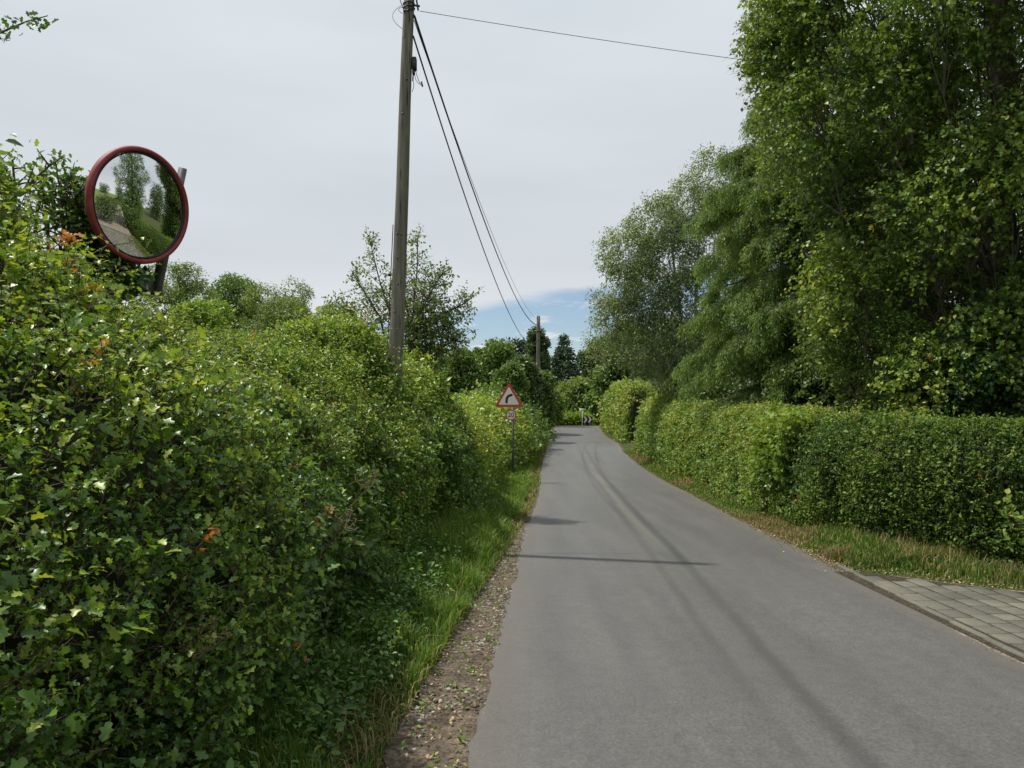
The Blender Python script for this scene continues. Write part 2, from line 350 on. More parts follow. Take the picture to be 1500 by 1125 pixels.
# ------------------------------------------------------------------ leaf shapes (x along leaf, unit length)
def T_(pts, mid, tris, fold=.35, curl=.25):
    """half outline mirrored about the midrib, folded a little"""
    up = np.array([[x, y, abs(y) * fold - curl * x * x] for x, y in pts]); dn = up * [1, -1, 1]
    md = np.array([[x, 0, -curl * x * x] for x in mid])
    n = len(pts); V = np.concatenate([md, up, dn]); k = len(mid)
    F = []
    for t in tris:
        F.append([('m' == a[0]) and int(a[1:]) or (int(a[1:]) + (k if a[0] == 'u' else 0)) for a in t])
        F.append([(int(a[1:]) if a[0] == 'm' else int(a[1:]) + k + n) for a in t][::-1])
    return V, np.array(F)
L_HAW = T_([(.24, .24), (.42, .15), (.64, .37), (.72, .17), (.92, .18)], [.02, .42, .72, 1.0],
           [('m0', 'm1', 'u0'), ('u0', 'm1', 'u1'), ('u1', 'm1', 'u2'), ('m1', 'm2', 'u2'), ('u2', 'm2', 'u3'), ('u3', 'm2', 'u4'), ('m2', 'm3', 'u4')])
L_OVAL = T_([(.33, .27), (.74, .22)], [0, .5, 1.0], [('m0', 'm1', 'u0'), ('u0', 'm1', 'u1'), ('m1', 'm2', 'u1')])
L_POP = T_([(.12, .34), (.45, .40), (.75, .18)], [0, .5, 1.0], [('m0', 'm1', 'u0'), ('u0', 'm1', 'u1'), ('u1', 'm1', 'u2'), ('m1', 'm2', 'u2')], .2, .2)
L_IVY = T_([(-.12, .28), (.18, .25), (.32, .50), (.52, .22)], [0, .35, 1.0], [('m0', 'm1', 'u0'), ('u0', 'm1', 'u1'), ('u1', 'm1', 'u2'), ('u2', 'm1', 'u3'), ('u3', 'm1', 'm2')], .12, .2)
L_DIA = T_([(.45, .32)], [0, 1.0], [('m0', 'm1', 'u0')], .3, .1)
L_THIN = T_([(.3, .10)], [0, 1.0], [('m0', 'm1', 'u0')], .2, .25)
L_LONG = T_([(.3, .16), (.7, .13)], [0, .5, 1.0], [('m0', 'm1', 'u0'), ('u0', 'm1', 'u1'), ('m1', 'm2', 'u1')])

L_LONG2 = T_([(.2, .20), (.5, .27), (.8, .14)], [0, .45, 1.0], [('m0', 'm1', 'u0'), ('u0', 'm1', 'u1'), ('u1', 'm1', 'u2'), ('m1', 'm2', 'u2')], .3, .3)
def place(mb, tmpl, P_, ax, nm, size, v, vcap=1.0):
    """leaf instances into one mesh: positions, axis directions, normals"""
    T, F = tmpl; n = len(P_)
    if n == 0: return
    ax = nrm(ax); nm = nrm(nm - (nm * ax).sum(-1, keepdims=True) * ax); b = np.cross(nm, ax)
    size = np.broadcast_to(np.asarray(size, float), (n,))
    V = P_[:, None] + size[:, None, None] * (T[None, :, :1] * ax[:, None] + T[None, :, 1:2] * b[:, None] + T[None, :, 2:] * nm[:, None])
    Fs = F[None] + (np.arange(n) * len(T))[:, None, None]
    mb.add(V.reshape(-1, 3), Fs.reshape(-1, 3), np.repeat(np.where(v > 1.6, 1.0, np.clip(v, 0, vcap)), len(T)))
def clusters(mb, P_, D, L, m, size, tmpl, v0, up=.7, spread=.9, droop=0.0, tipv=.15, vr=.22, jit=.35, brown=.004):
    """short leafy shoots: each carries m leaves in a spiral"""
    n = len(P_); D = nrm(D); L = np.broadcast_to(np.asarray(L, float), (n,)); size = np.broadcast_to(np.asarray(size, float), (n,))
    v0 = np.where(rng.uniform(size=n) < brown, 3.0, np.broadcast_to(np.asarray(v0, float), (n,)))
    ref = np.where(np.abs(D[:, 2:3]) > .8, np.array([[1.0, 0, 0]]), np.array([[0, 0, 1.0]]))
    u = nrm(np.cross(D, ref)); w = np.cross(D, u); ph0 = rng.uniform(0, 6.28, n)
    for j in range(m):
        t = (j + .6) / m
        ph = ph0 + j * 2.4 + rng.normal(0, .4, n)
        rad = u * np.cos(ph)[:, None] + w * np.sin(ph)[:, None]
        pos = P_ + D * (L * t)[:, None] + rng.normal(0, 1, (n, 3)) * (size * jit)[:, None]
        pos[:, 2] -= droop * L * t * t
        ax = D * .55 + rad * spread + rng.normal(0, .25, (n, 3)); ax[:, 2] -= droop * .6
        nmv = D * .25 + rng.normal(0, .55, (n, 3)); nmv[:, 2] += up
        place(mb, tmpl, pos, ax, nmv, size * rng.uniform(.65, 1.2, n), v0 + rng.normal(0, vr, n) + tipv * (t - .5), .95)
def twigs(mb, P_, D, L, r, droop=0.0):
    """three-sided twig for every shoot, vectorised"""
    n = len(P_)
    if n == 0: return
    D = nrm(D); L = np.broadcast_to(np.asarray(L, float), (n,)); r = np.broadcast_to(np.asarray(r, float), (n,))
    ref = np.where(np.abs(D[:, 2:3]) > .8, np.array([[1.0, 0, 0]]), np.array([[0, 0, 1.0]]))
    u = nrm(np.cross(D, ref)); w = np.cross(D, u)
    V = []
    for t, rs in ((0, 1.0), (.5, .75), (1.0, .35)):
        c = P_ + D * (L * t)[:, None]; c[:, 2] -= droop * L * t * t
        for k in range(3):
            a = k * 2.0944
            V.append(c + (u * math.cos(a) + w * math.sin(a)) * (r * rs)[:, None])
    V = np.stack(V, 1)
    F = []
    for s in range(2):
        for k in range(3):
            a, b = s * 3 + k, s * 3 + (k + 1) % 3
            F += [[a, b, b + 3], [a, b + 3, a + 3]]
    Fs = np.array(F)[None] + (np.arange(n) * 9)[:, None, None]
    mb.add(V.reshape(-1, 3), Fs.reshape(-1, 3), .5)
def dist(Pp): return np.sqrt((Pp[:, 0]) ** 2 + Pp[:, 1] ** 2 + (Pp[:, 2] - EYE) ** 2)

# ------------------------------------------------------------------ hedges
class Path:
    def __init__(s, pts):
        p = np.array(pts, float); d = np.r_[0, np.cumsum(np.linalg.norm(np.diff(p, axis=0), axis=1))]
        s.len = d[-1]; s.u = np.linspace(0, s.len, int(s.len / .1) + 2)
        k = max(3, int(1.0 / .1)) | 1
        def sm(a): return np.convolve(np.pad(a, k // 2, mode='reflect', reflect_type='odd'), np.ones(k) / k, 'valid')
        s.x = sm(np.interp(s.u, d, p[:, 0])); s.y = sm(np.interp(s.u, d, p[:, 1]))
        s.tx = np.gradient(s.x); s.ty = np.gradient(s.y)
    def at(s, u):
        x = np.interp(u, s.u, s.x); y = np.interp(u, s.u, s.y)
        tx = np.interp(u, s.u, s.tx); ty = np.interp(u, s.u, s.ty); l = np.hypot(tx, ty)
        return x, y, tx / l, ty / l
def hedge(name, label, cat, path, side, sect, heights, mat, lai, base, k, tmpl_near, tmpl_far, bump=.16, depth=.22, shoots=300, m=8, clipped=False, mix=None, vbase=.5, seed=1, near_d=7.5, group=None, wscale=1.0, vshift=None, upw=.55, endtaper=.5):
    """side=+1: face looks to the right of the path direction; sect: (out, z) polyline from the foot of the face over the top to the back"""
    pa = Path(path); sect = np.array(sect, float)
    sl = np.r_[0, np.cumsum(np.linalg.norm(np.diff(sect, axis=0), axis=1))]; SL = sl[-1]
    hu = np.array(heights, float)
    def surf(u, t, off):
        x, y, tx, ty = pa.at(u)
        ox, oy = side * ty, -side * tx
        ws = wscale if np.isscalar(wscale) else np.interp(y, [a[0] for a in wscale], [a[1] for a in wscale])
        o = np.interp(t, sl, sect[:, 0]); z = np.interp(t, sl, sect[:, 1])
        e = 1e-2
        do = np.interp(t + e, sl, sect[:, 0]) - np.interp(t - e, sl, sect[:, 0]); dz = np.interp(t + e, sl, sect[:, 1]) - np.interp(t - e, sl, sect[:, 1])
        ll = np.maximum(np.hypot(do, dz), 1e-9); no, nz = dz / ll, -do / ll     # outward normal in section
        hs = np.interp(y, hu[:, 0], hu[:, 1])
        et = np.minimum(1, np.minimum(u, pa.len - u) / endtaper + .55); hs = hs * (.4 + .6 * np.clip(et, 0, 1))
        X = x + ox * o * ws; Y = y + oy * o * ws; Z = gz(X, Y) + z * hs
        N = nrm(np.stack([ox * no, oy * no, nz], -1))
        q = np.stack([X, Y, Z], -1)
        d = bump * (1.1 * fbm(q * .9, seed) + .7 * fbm(q * 2.9, seed + 3)) + off
        return q + N * d[..., None], N, d
    # density: leaf size on screen roughly constant
    ug = np.linspace(0, pa.len, 400); gx, gy, _, _ = pa.at(ug)
    dd = np.maximum(np.hypot(gx, gy), .8); szg = np.maximum(base, k * dd)
    wgt = 1.0 / szg ** 2; cdf = np.cumsum(wgt); tot = cdf[-1] * (ug[1] - ug[0]) * SL
    n = int(tot * lai / .5 / m)
    u = np.interp(rng.uniform(0, cdf[-1], n), cdf, ug); t = rng.uniform(0, SL, n)
    back = t > SL * .78
    keep = ~back | (rng.uniform(size=n) < .35); u, t = u[keep], t[keep]; n = len(u)
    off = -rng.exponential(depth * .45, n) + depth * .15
    q, N, d = surf(u, t, off)
    dq = np.maximum(dist(q), .5); sz = np.maximum(base, k * dq) * np.exp(rng.normal(0, .24, n))
    hole = fbm(q * 1.7, seed + 9)                                   # thin places in the growth
    keep = (hole > -.48) | (rng.uniform(size=n) < .25)
    q, N, off, sz, dq = q[keep], N[keep], off[keep], sz[keep], dq[keep]; n = len(q)
    D = N * .75 + rng.normal(0, .45, (n, 3)); D[:, 2] += .35 if not clipped else .15
    Ls = sz * (2.6 if not clipped else 1.7) * rng.uniform(.6, 1.5, n)
    patch = fbm(q * .9, seed + 21) * .3 + fbm(q * 4.0, seed + 23) * .2
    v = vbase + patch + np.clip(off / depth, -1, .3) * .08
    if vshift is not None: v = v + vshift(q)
    root = thing(name, label, cat, (float(pa.x[0]), float(pa.y[0]), float(gz(pa.x[0], pa.y[0]))), group)
    lv = MB(); tw = MB()
    if mix is not None:
        mm = (fbm(q * .85 + 5.5, seed + 77) + .35 * fbm(q * 3.3, seed + 78) > mix[2]); l2 = MB()
        clusters(l2, q[mm], D[mm], Ls[mm], m, sz[mm] * mix[3], mix[1], v[mm] - .05, up=upw)
        l2.build(mix[4], mix[0], root); q, N, off, sz, dq, D, Ls, v = [a_[~mm] for a_ in (q, N, off, sz, dq, D, Ls, v)]; n = len(q)
    nr = dq < near_d
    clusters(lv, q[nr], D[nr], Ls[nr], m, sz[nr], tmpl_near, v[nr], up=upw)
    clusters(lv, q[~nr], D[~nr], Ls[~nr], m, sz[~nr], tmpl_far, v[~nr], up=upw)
    sel = nr | (rng.uniform(size=n) < .25)
    twigs(tw, q[sel] - nrm(D[sel]) * (Ls[sel] * .4)[:, None], D[sel], Ls[sel] * 1.3, .0025 + .0003 * dq[sel], 0)
    # long unclipped shoots
    if shoots:
        us = np.interp(rng.uniform(0, cdf[-1], shoots) ** 1.0, cdf, ug); ts = rng.uniform(SL * .18, SL * .7, shoots)
        q, N, d = surf(us, ts, np.full(shoots, -.03))
        D = N * .6 + rng.normal(0, .35, (shoots, 3)); D[:, 2] += .55
        dq = np.maximum(dist(q), .5); sz = np.maximum(base * .95, k * dq)
        L = rng.uniform(.18, .6, shoots) * (1 if not clipped else .55)
        nr = dq < near_d
        for s_, tm in ((nr, tmpl_near), (~nr, tmpl_far)):
            clusters(lv, q[s_], D[s_], L[s_], 13, sz[s_], tm, np.full(s_.sum(), vbase + .3), up=.5, droop=.35, tipv=.2, jit=.15)
        twigs(tw, q, D, L * 1.02, .0022 + .0003 * dq, .35)
    lv.extra = (tw, M['twig']); lv.build('foliage', mat, root)
    # added solid core: stops light and shows as painted shade through the gaps
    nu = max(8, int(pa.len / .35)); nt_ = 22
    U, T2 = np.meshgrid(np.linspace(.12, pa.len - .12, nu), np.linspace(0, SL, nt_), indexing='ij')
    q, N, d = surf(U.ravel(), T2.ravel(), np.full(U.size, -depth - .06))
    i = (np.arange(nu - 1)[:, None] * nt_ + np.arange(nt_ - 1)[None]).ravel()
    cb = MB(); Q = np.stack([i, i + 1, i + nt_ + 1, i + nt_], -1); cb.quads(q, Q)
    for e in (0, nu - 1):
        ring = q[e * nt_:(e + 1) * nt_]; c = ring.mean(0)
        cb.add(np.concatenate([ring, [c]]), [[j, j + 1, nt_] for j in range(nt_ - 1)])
    cb.build('shade_core', M['core'], root)
    return root

# ------------------------------------------------------------------ trees
def curve(p0, p1, bow, n=6, wob=.05):
    p0, p1 = np.array(p0, float), np.array(p1, float); t = np.linspace(0, 1, n)[:, None]
    L = np.linalg.norm(p1 - p0)
    c = p0 + (p1 - p0) * t + np.array(bow) * 4 * t * (1 - t)
    c[1:-1] += rng.normal(0, wob * L, (n - 2, 3)) * .3
    return c
def tree(name, label, base, top, blobs, nclus, m, size, mat, tmpl=None, trunk_r=.15, gap=-.25, gs=.9, barkm=None, group=None, limbs=None, lean=(0, 0), spread=.9, droop=0.0, cat='tree', vb=.5, fill=.5, twig_share=.0, updir=.35, clen=3.0, up=.6):
    tmpl = tmpl or L_DIA
    bx, by = base; bz = float(gz(bx, by))
    root = thing(name, label, cat, (bx, by, bz), group)
    tp = np.array([bx + lean[0], by + lean[1], top])
    tk = MB(); b0 = np.array([bx, by, bz - .1])
    tc = curve(b0, tp, (0, 0, 0), 9, .02)
    tk.tube(tc, np.linspace(trunk_r, trunk_r * .12, 9), 8)
    B = np.array(blobs, float)
    pts = []; 
    for bl in B[:limbs] if limbs else B:
        zt = np.clip((bl[2] - bl[5] * .6 - bz) / (top - bz) - .12, .08, .9)
        s = b0 + (tp - b0) * zt
        e = bl[:3]; d = np.linalg.norm(e - s)
        c = curve(s, e, (0, 0, -.06 * d), 6, .06)
        r0 = trunk_r * (1 - zt) * .42 + .012
        tk.tube(c, np.linspace(r0, .012 + .1 * r0, 6), 5)
        for _ in range(4):
            f = rng.uniform(.45, .95); st = c[0] + (c[-1] - c[0]) * f
            e2 = bl[:3] + rdir(1)[0] * bl[3:6] * .85
            tk.tube(curve(st, e2, (0, 0, 0), 4, .06), np.linspace(r0 * .35 + .006, .006, 4), 4)
    tk.build('trunk', barkm or M['bark'], root, smooth=True)
    w = (B[:, 3] * B[:, 4] + B[:, 4] * B[:, 5] + B[:, 3] * B[:, 5]); w = w / w.sum()
    bi = rng.choice(len(B), nclus, p=w); dr = rdir(nclus)
    rr = (1 - fill) + fill * rng.uniform(0, 1, nclus) ** .5
    rr = np.where(rng.uniform(size=nclus) < .15, rr * 1.12, rr)
    q = B[bi, :3] + dr * B[bi, 3:6] * rr[:, None]
    q += (fbm(q * 1.3, 31) * .18)[:, None] * dr
    g = fbm(q * gs + 11.3, 41)
    kp = (g > gap) | (rng.uniform(size=nclus) < .12)
    kp &= q[:, 2] > gz(q[:, 0], q[:, 1]) + .1
    q, dr = q[kp], dr[kp]; n = len(q)
    D = dr * .8 + rng.normal(0, .4, (n, 3)); D[:, 2] += updir
    v = vb + fbm(q * .7, 51) * .2 + fbm(q * 2.7, 53) * .15
    lv = MB(); L = size * clen * rng.uniform(.6, 1.5, n)
    clusters(lv, q, D, L, m, size, tmpl, v, up=up, spread=spread, droop=droop)
    lv.build('crown', mat, root)
    if twig_share:
        sel = rng.uniform(size=n) < twig_share; tw = MB()
        twigs(tw, q[sel] - nrm(D[sel]) * (L[sel] * .8)[:, None], D[sel], L[sel] * 1.7, .003 + .00035 * dist(q[sel]), droop)
        tw.build('twig_growth', M['twig'], root)
    return root
def blobs_round(cx, cy, z0, z1, r, n, seed=0, shape='round', br=.42):
    g = np.random.default_rng(seed); out = []
    for i in range(n):
        f = (i + .5) / n; a = i * 2.39996 + g.uniform(-.4, .4)
        z = z0 + (z1 - z0) * f
        if shape == 'round': e = math.sqrt(max(0, 1 - (2 * f - .9) ** 2 / 1.25))
        elif shape == 'cone': e = 1.02 - f
        elif shape == 'column': e = .95 * min(1, (1.08 - f) * 3) ** .5
        else: e = .45 + .6 * math.sin(f * 2.6)
        rr = r * e * g.uniform(.45, .78)
        b = r * br * g.uniform(.75, 1.25) * (.55 + .45 * e)
        zz = min(z, z1 - b * .6)
        out.append((cx + math.cos(a) * rr, cy + math.sin(a) * rr, zz, b, b, b * g.uniform(.7, 1.0)))
    return out

# ================================================================== SETTING
def axis(parts):
    out = []
    for a, b, s in parts: out.append(np.arange(a, b, s))
    return np.unique(np.round(np.concatenate(out + [[parts[-1][1]]]), 4))
gxs = np.unique(np.r_[-3000, -1500, -700, -350, -180, -100, -60, -40, -25, np.arange(-15, -4, 1.0), np.arange(-4, 7, .12), np.arange(7, 16, .6), 20, 28, 40, 60, 100, 180, 350, 700, 1500, 3000])
gys = np.unique(np.r_[-3000, -1500, -600, -250, -100, -50, -25, np.arange(-12, 0, 1.0), np.arange(0, 26, .2), np.arange(26, 80, .5), 90, 110, 150, 220, 350, 700, 1500, 3000])
GX, GY = np.meshgrid(gxs, gys, indexing='ij'); GZ = gz(GX, GY)
inroad = (GX > xl(GY) - .02) & (GX < xr(GY) + .02)
GZ = np.where(inroad, GZ - .03, GZ)
mb = MB(); ny = len(gys); i = (np.arange(len(gxs) - 1)[:, None] * ny + np.arange(ny - 1)[None]).ravel()
mb.quads(np.stack([GX, GY, GZ], -1).reshape(-1, 3), np.stack([i, i + ny, i + ny + 1, i + 1], -1))
tag(mb.build('ground', groundmat(), smooth=True), kind='structure')

def strip(name, Ys, L, Rr, lift, mat, nx=8, lane=False, zoff=None):
    Ys = np.asarray(Ys); nx1 = nx + 1
    f = np.linspace(0, 1, nx1)[None]; X = L[:, None] * (1 - f) + Rr[:, None] * f; Y = np.repeat(Ys[:, None], nx1, 1)
    Z = (prof(Y) if lane else gz(X, Y)) + lift
    mb = MB(); i = (np.arange(len(Ys) - 1)[:, None] * nx1 + np.arange(nx)[None]).ravel()
    mb.quads(np.stack([X, Y, Z], -1).reshape(-1, 3), np.stack([i, i + 1, i + nx1 + 1, i + nx1], -1))
    o = mb.build(name, mat, smooth=True)
    if lane:
        at = o.data.attributes.new('lane', 'FLOAT_VECTOR', 'POINT')
        at.data.foreach_set('vector', np.stack([X - xl(Y), Y, xr(Y) - X], -1).astype(np.float32).ravel())
    tag(o, kind='structure'); return o
Ys = np.r_[np.arange(-40, 0, .5), np.arange(0, 20, .05), np.arange(20, 90, .25)]
je = vnoise(np.stack([Ys * 1.3, Ys * 0, Ys * 0], -1), 3) * .03 + vnoise(np.stack([Ys * 7, Ys * 0, Ys * 0], -1), 4) * .016 + vnoise(np.stack([Ys * 19, Ys * 0, Ys * 0], -1), 14) * .012
jr = vnoise(np.stack([Ys * 1.1, Ys * 0 + 3, Ys * 0], -1), 6) * .04 + vnoise(np.stack([Ys * 7, Ys * 0, Ys * 0], -1), 7) * .02
strip('road', Ys, xl(Ys) + je, xr(Ys) + jr, .012, roadmat(), 10, True)
shw = np.interp(Ys, [-40, 0, 3.4, 6, 9, 12, 20, 90], [.4, .42, .43, .36, .22, .13, .1, .1])
jl = vnoise(np.stack([Ys * 1.9, Ys * 0 + 8, Ys * 0], -1), 9) * .09 + vnoise(np.stack([Ys * 5, Ys * 0, Ys * 0], -1), 10) * .03
strip('shoulder', Ys, xl(Ys) - shw + jl * np.minimum(1, shw / .2), xl(Ys) + .09, .006, M['soil'], 5)
Yr = Ys[(Ys < -1) | (Ys > 7.9)]
strip('shoulder', Ys[Ys > 7.85], xr(Ys[Ys > 7.85]) - .05, xr(Ys[Ys > 7.85]) + .12 + .5 * jl[Ys > 7.85], .006, M['soil'], 3)

# driveway: gravel sheet, sand bed and setts
mb = MB()
dx = np.linspace(3.36, 40, 60); dyl = np.interp(dx, [3.3, 6, 12, 40], [2.2, 1.6, 1.0, -1]); dyh = np.interp(dx, [3.3, 3.7, 4.8, 6, 12, 40], [7.95, 7.85, 6.95, 6.4, 5.4, 4.0])
f = np.linspace(0, 1, 9)[None]; X = np.repeat(dx[:, None], 9, 1); Y = dyl[:, None] * (1 - f) + dyh[:, None] * f
i = (np.arange(59)[:, None] * 9 + np.arange(8)[None]).ravel()
mb.quads(np.stack([X, Y, gz(X, Y) + .010], -1).reshape(-1, 3), np.stack([i, i + 9, i + 10, i + 1], -1))
tag(mb.build('driveway', M['drive'], smooth=True), kind='structure')
mb = MB(); bx2 = np.linspace(3.42, 7.7, 30); byh = np.interp(bx2, [3.3, 3.7, 4.8, 6, 12], [7.95, 7.85, 6.95, 6.4, 5.4]) - .05; X = np.repeat(bx2[:, None], 9, 1); Y = 2.25 * (1 - f) + byh[:, None] * f
i = (np.arange(29)[:, None] * 9 + np.arange(8)[None]).ravel()
mb.quads(np.stack([X, Y, gz(X, Y) + .0145], -1).reshape(-1, 3), np.stack([i, i + 9, i + 10, i + 1], -1))
tag(mb.build('paving_bed', M['joint'], smooth=True), kind='structure')
mb = MB()
ang = .02; a_c, a_s = math.cos(ang), math.sin(ang)
row = 0; x = 3.58; bw, bl = .19, .25
def drive_hi(X): return np.interp(X, [3.3, 3.7, 4.8, 6, 12], [7.95, 7.85, 6.95, 6.4, 5.4]) - .06
while x < 7.4:
    y = 2.3 + (row % 2) * bl * .5 + rng.uniform(-.03, .03)
    while y < 8.2:
        l = bl * rng.choice([1, 1, 1.25, .8]); cx, cy = x + bw / 2 + rng.normal(0, .002), y + l / 2
        if cy + l / 2 < drive_hi(cx) + rng.uniform(-.05, .05):
            z = prof(cy) + .0035 + rng.normal(0, .0016)
            th = rng.normal(0, .012); rt = np.array([[math.cos(th), -math.sin(th), 0], [math.sin(th), math.cos(th), 0], [0, 0, 1]])
            mb.box((cx, cy, z), (bw - .018, l - .018, .03), rt, rng.uniform(0, 1), .006)
        y += l
    x += bw; row += 1
tag(mb.build('paving', M['paver']), kind='structure')
mb = MB(); y = 2.3
while y < 7.85:
    l = .45; mb.box((xr(y + l / 2) + .10, y + l / 2, prof(y) + .002 + rng.normal(0, .0015)), (.055, l - .012, .05), None, rng.uniform(.3, 1), .008); y += l
tag(mb.build('kerb', M['paver']), kind='structure')
# field across the lane, seen in the mirror
mb = MB(); fx = np.r_[9, np.arange(10, 30, 2.0), 40, 60, 90, 140, 220]; fy = np.r_[-220, -140, -90, -60, -40, np.arange(-30, -2, 2.0), -1.5]
X, Y = np.meshgrid(fx, fy, indexing='ij'); Z = gz(X, Y) + .03 + .02 * np.maximum(0, X - 20) + .02 * np.maximum(0, -Y - 15)
n2 = len(fy); i = (np.arange(len(fx) - 1)[:, None] * n2 + np.arange(n2 - 1)[None]).ravel()
mb.quads(np.stack([X, Y, Z], -1).reshape(-1, 3), np.stack([i, i + n2, i + n2 + 1, i + 1], -1))
tag(mb.build('field', fieldmat(), smooth=True), kind='structure')

# loose stones, litter
def stones(n, X, Y, smin, smax, lift=.004):
    mb = MB(); ico = np.array([[0, 0, 1], [.9, 0, .2], [.28, .85, .25], [-.72, .53, .15], [-.72, -.53, .25], [.28, -.85, .2], [0, 0, -.6]], float)
    F = np.array([[0, 1, 2], [0, 2, 3], [0, 3, 4], [0, 4, 5], [0, 5, 1], [6, 2, 1], [6, 3, 2], [6, 4, 3], [6, 5, 4], [6, 1, 5]])
    s = smin + (smax - smin) * rng.uniform(0, 1, n) ** 4
    jitv = ico[None] * rng.uniform(.7, 1.3, (n, 7, 3)) * np.array([1, .8, .55]); a = rng.uniform(0, 6.28, n)
    c, sn = np.cos(a)[:, None], np.sin(a)[:, None]
    V = np.stack([jitv[..., 0] * c - jitv[..., 1] * sn, jitv[..., 0] * sn + jitv[..., 1] * c, jitv[..., 2]], -1) * s[:, None, None]
    V = V + np.stack([X, Y, gz(X, Y) + lift], -1)[:, None]
    mb.add(V.reshape(-1, 3), (F[None] + (np.arange(n) * 7)[:, None, None]).reshape(-1, 3), np.repeat(rng.uniform(0, 1, n) ** 1.3, 7)); return mb
n = 21000; Y = 1.5 + 11 * rng.uniform(0, 1, n) ** 1.6
w = np.interp(Y, [0, 3.4, 6, 9, 12], [.42, .43, .36, .24, .12]); X = xl(Y) + .03 - (w + .05) * rng.beta(1.3, 1.3, n)
kp = fbm(np.stack([X * 3, Y * 3, X * 0], -1), 77) > -.12; X, Y = X[kp], Y[kp]
tag(stones(len(X), X, Y,   .003, .026).build('gravel', M['stone']), 'scattered small stones on the bare edge of the lane', 'gravel', kind='stuff')
n = 2600; Y = np.r_[rng.uniform(2.5, 8, 1300), rng.uniform(8, 40, 1300)]; X = xr(Y) + rng.normal(0.05, .05, n)
tag(stones(n, X, Y, .003, .013, .01).build('gravel', M['stone']), 'thin line of grit along the paving and far road edge', 'gravel', kind='stuff')
mb = MB(); n = 4200
Yl = np.r_[1.5 + 14 * rng.uniform(0, 1, 1500) ** 1.5, rng.uniform(6.4, 14, 2000), rng.uniform(14, 45, 700)]
Xl = np.r_[xl(Yl[:1500]) - .02 - np.abs(rng.normal(.2, .22, 1500)), np.where(Yl[1500:3500] < 7.9, 0, xr(Yl[1500:3500])) , xr(Yl[3500:])]
k2 = slice(1500, 3500); lo = Yl[k2] < 7.9
Xl[k2] = np.where(lo, np.interp(Yl[k2], [6.3, 6.95, 7.85], [6.2, 4.85, 3.75]) + rng.normal(.12, .16, 2000), Xl[k2] + rng.normal(.12, .12, 2000))
Xl[3500:] += rng.normal(.1, .1, 700)
place(mb, L_OVAL, np.stack([Xl, Yl, gz(Xl, Yl) + .018 + rng.uniform(0, .012, n)], -1), rdir(n) * [1, 1, .25], rdir(n) * .35 + [0, 0, 1], rng.uniform(.01, .03, n), rng.uniform(0, 1, n))
tag(mb.build('leaf_litter', M['litter']), 'dry brown leaves lying along the road margins', 'leaf litter', kind='stuff')

# ------------------------------------------------------------------ grass
def blades(mb, X, Y, h, v, w=.004, bend=.5, lift=0.0):
    n = len(X); a = rng.uniform(0, 6.28, n); bd = rng.uniform(.15, 1, n) * bend
    d = np.stack([np.cos(a), np.sin(a), 0 * a], -1); s = np.stack([-np.sin(a), np.cos(a), 0 * a], -1)
    b = np.stack([X, Y, gz(X, Y) + lift - .01], -1); h = np.asarray(h)
    wv = (np.broadcast_to(np.asarray(w, float), (n,)))[:, None]
    up = np.array([0, 0, 1.0])
    p1 = b + up * (h * .55)[:, None] + d * (h * bd * .25)[:, None]
    p2 = b + up * (h * (1 - .45 * bd))[:, None] + d * (h * bd * .85)[:, None]
    V = np.stack([b - s * wv, b + s * wv, p1 - s * wv * .8, p1 + s * wv * .8, p2], 1)
    F = np.array([[0, 1, 3], [0, 3, 2], [2, 3, 4]])
    mb.add(V.reshape(-1, 3), (F[None] + (np.arange(n) * 5)[:, None, None]).reshape(-1, 3), np.repeat(np.clip(v, 0, 1), 5))
HB = [(-1.5, -8), (-1.45, 0), (-1.38, 3), (-1.25, 6), (-1.02, 9), (-.72, 13), (-.6, 17), (-.45, 20.5), (.35, 26), (.95, 34), (1.5, 43), (2.0, 52), (2.4, 60)]
hbx = lambda Y: np.interp(Y, [p[1] for p in HB], [p[0] for p in HB])
g = MB()
n = 180000; Y = 1.2 + 54 * rng.uniform(0, 1, n) ** 2.2
w = np.interp(Y, [0, 3.4, 6, 9, 12, 20], [.44, .45, .37, .22, .12, .08]); a = hbx(Y) - .25; b = xl(Y) - w
X = a + (b - a) * rng.uniform(0, 1.04, n)
cl = fbm(np.stack([X * 2.5, Y * 2.0, X * 0], -1), 61)
kp = cl > -.8; X, Y, cl = X[kp], Y[kp], cl[kp]; n = len(X)
tall = sstep(5, 8, Y)
h = (.08 + .12 * tall + .16 * np.clip(cl, -.3, 1)) * rng.uniform(.4, 1.7, n)
edge = np.clip((xl(Y) - X - .1) / .25, .3, 1); h *= edge
v = .38 + .16 * tall + .25 * cl + rng.normal(0, .13, n); v = np.where(rng.uniform(size=n) < .07, rng.uniform(.9, 1, n), np.minimum(v, .86))
blades(g, X, Y, h, v, .0022 + .00042 * Y, .8)
gd = MB(); n = 5000; Y = 1.4 + 40 * rng.uniform(0, 1, n) ** 2; wq = np.interp(Y, [0, 3.4, 6, 9, 12, 20], [.44, .45, .37, .22, .12, .08]); X = xl(Y) - wq - np.abs(rng.normal(0, .16, n)) + .05
blades(gd, X, Y, rng.uniform(.03, .2, n), rng.uniform(0, .8, n), .002 + .0004 * Y, 1.3)
tag(gd.build('dry_grass', M['dry']), 'brown dead grass along the stony edge by the tall hedge', 'grass', kind='stuff')
tag(g.build('verge_grass', M['grass']), 'bright green tufted grass between lane and tall hedge', 'grass', kind='stuff')
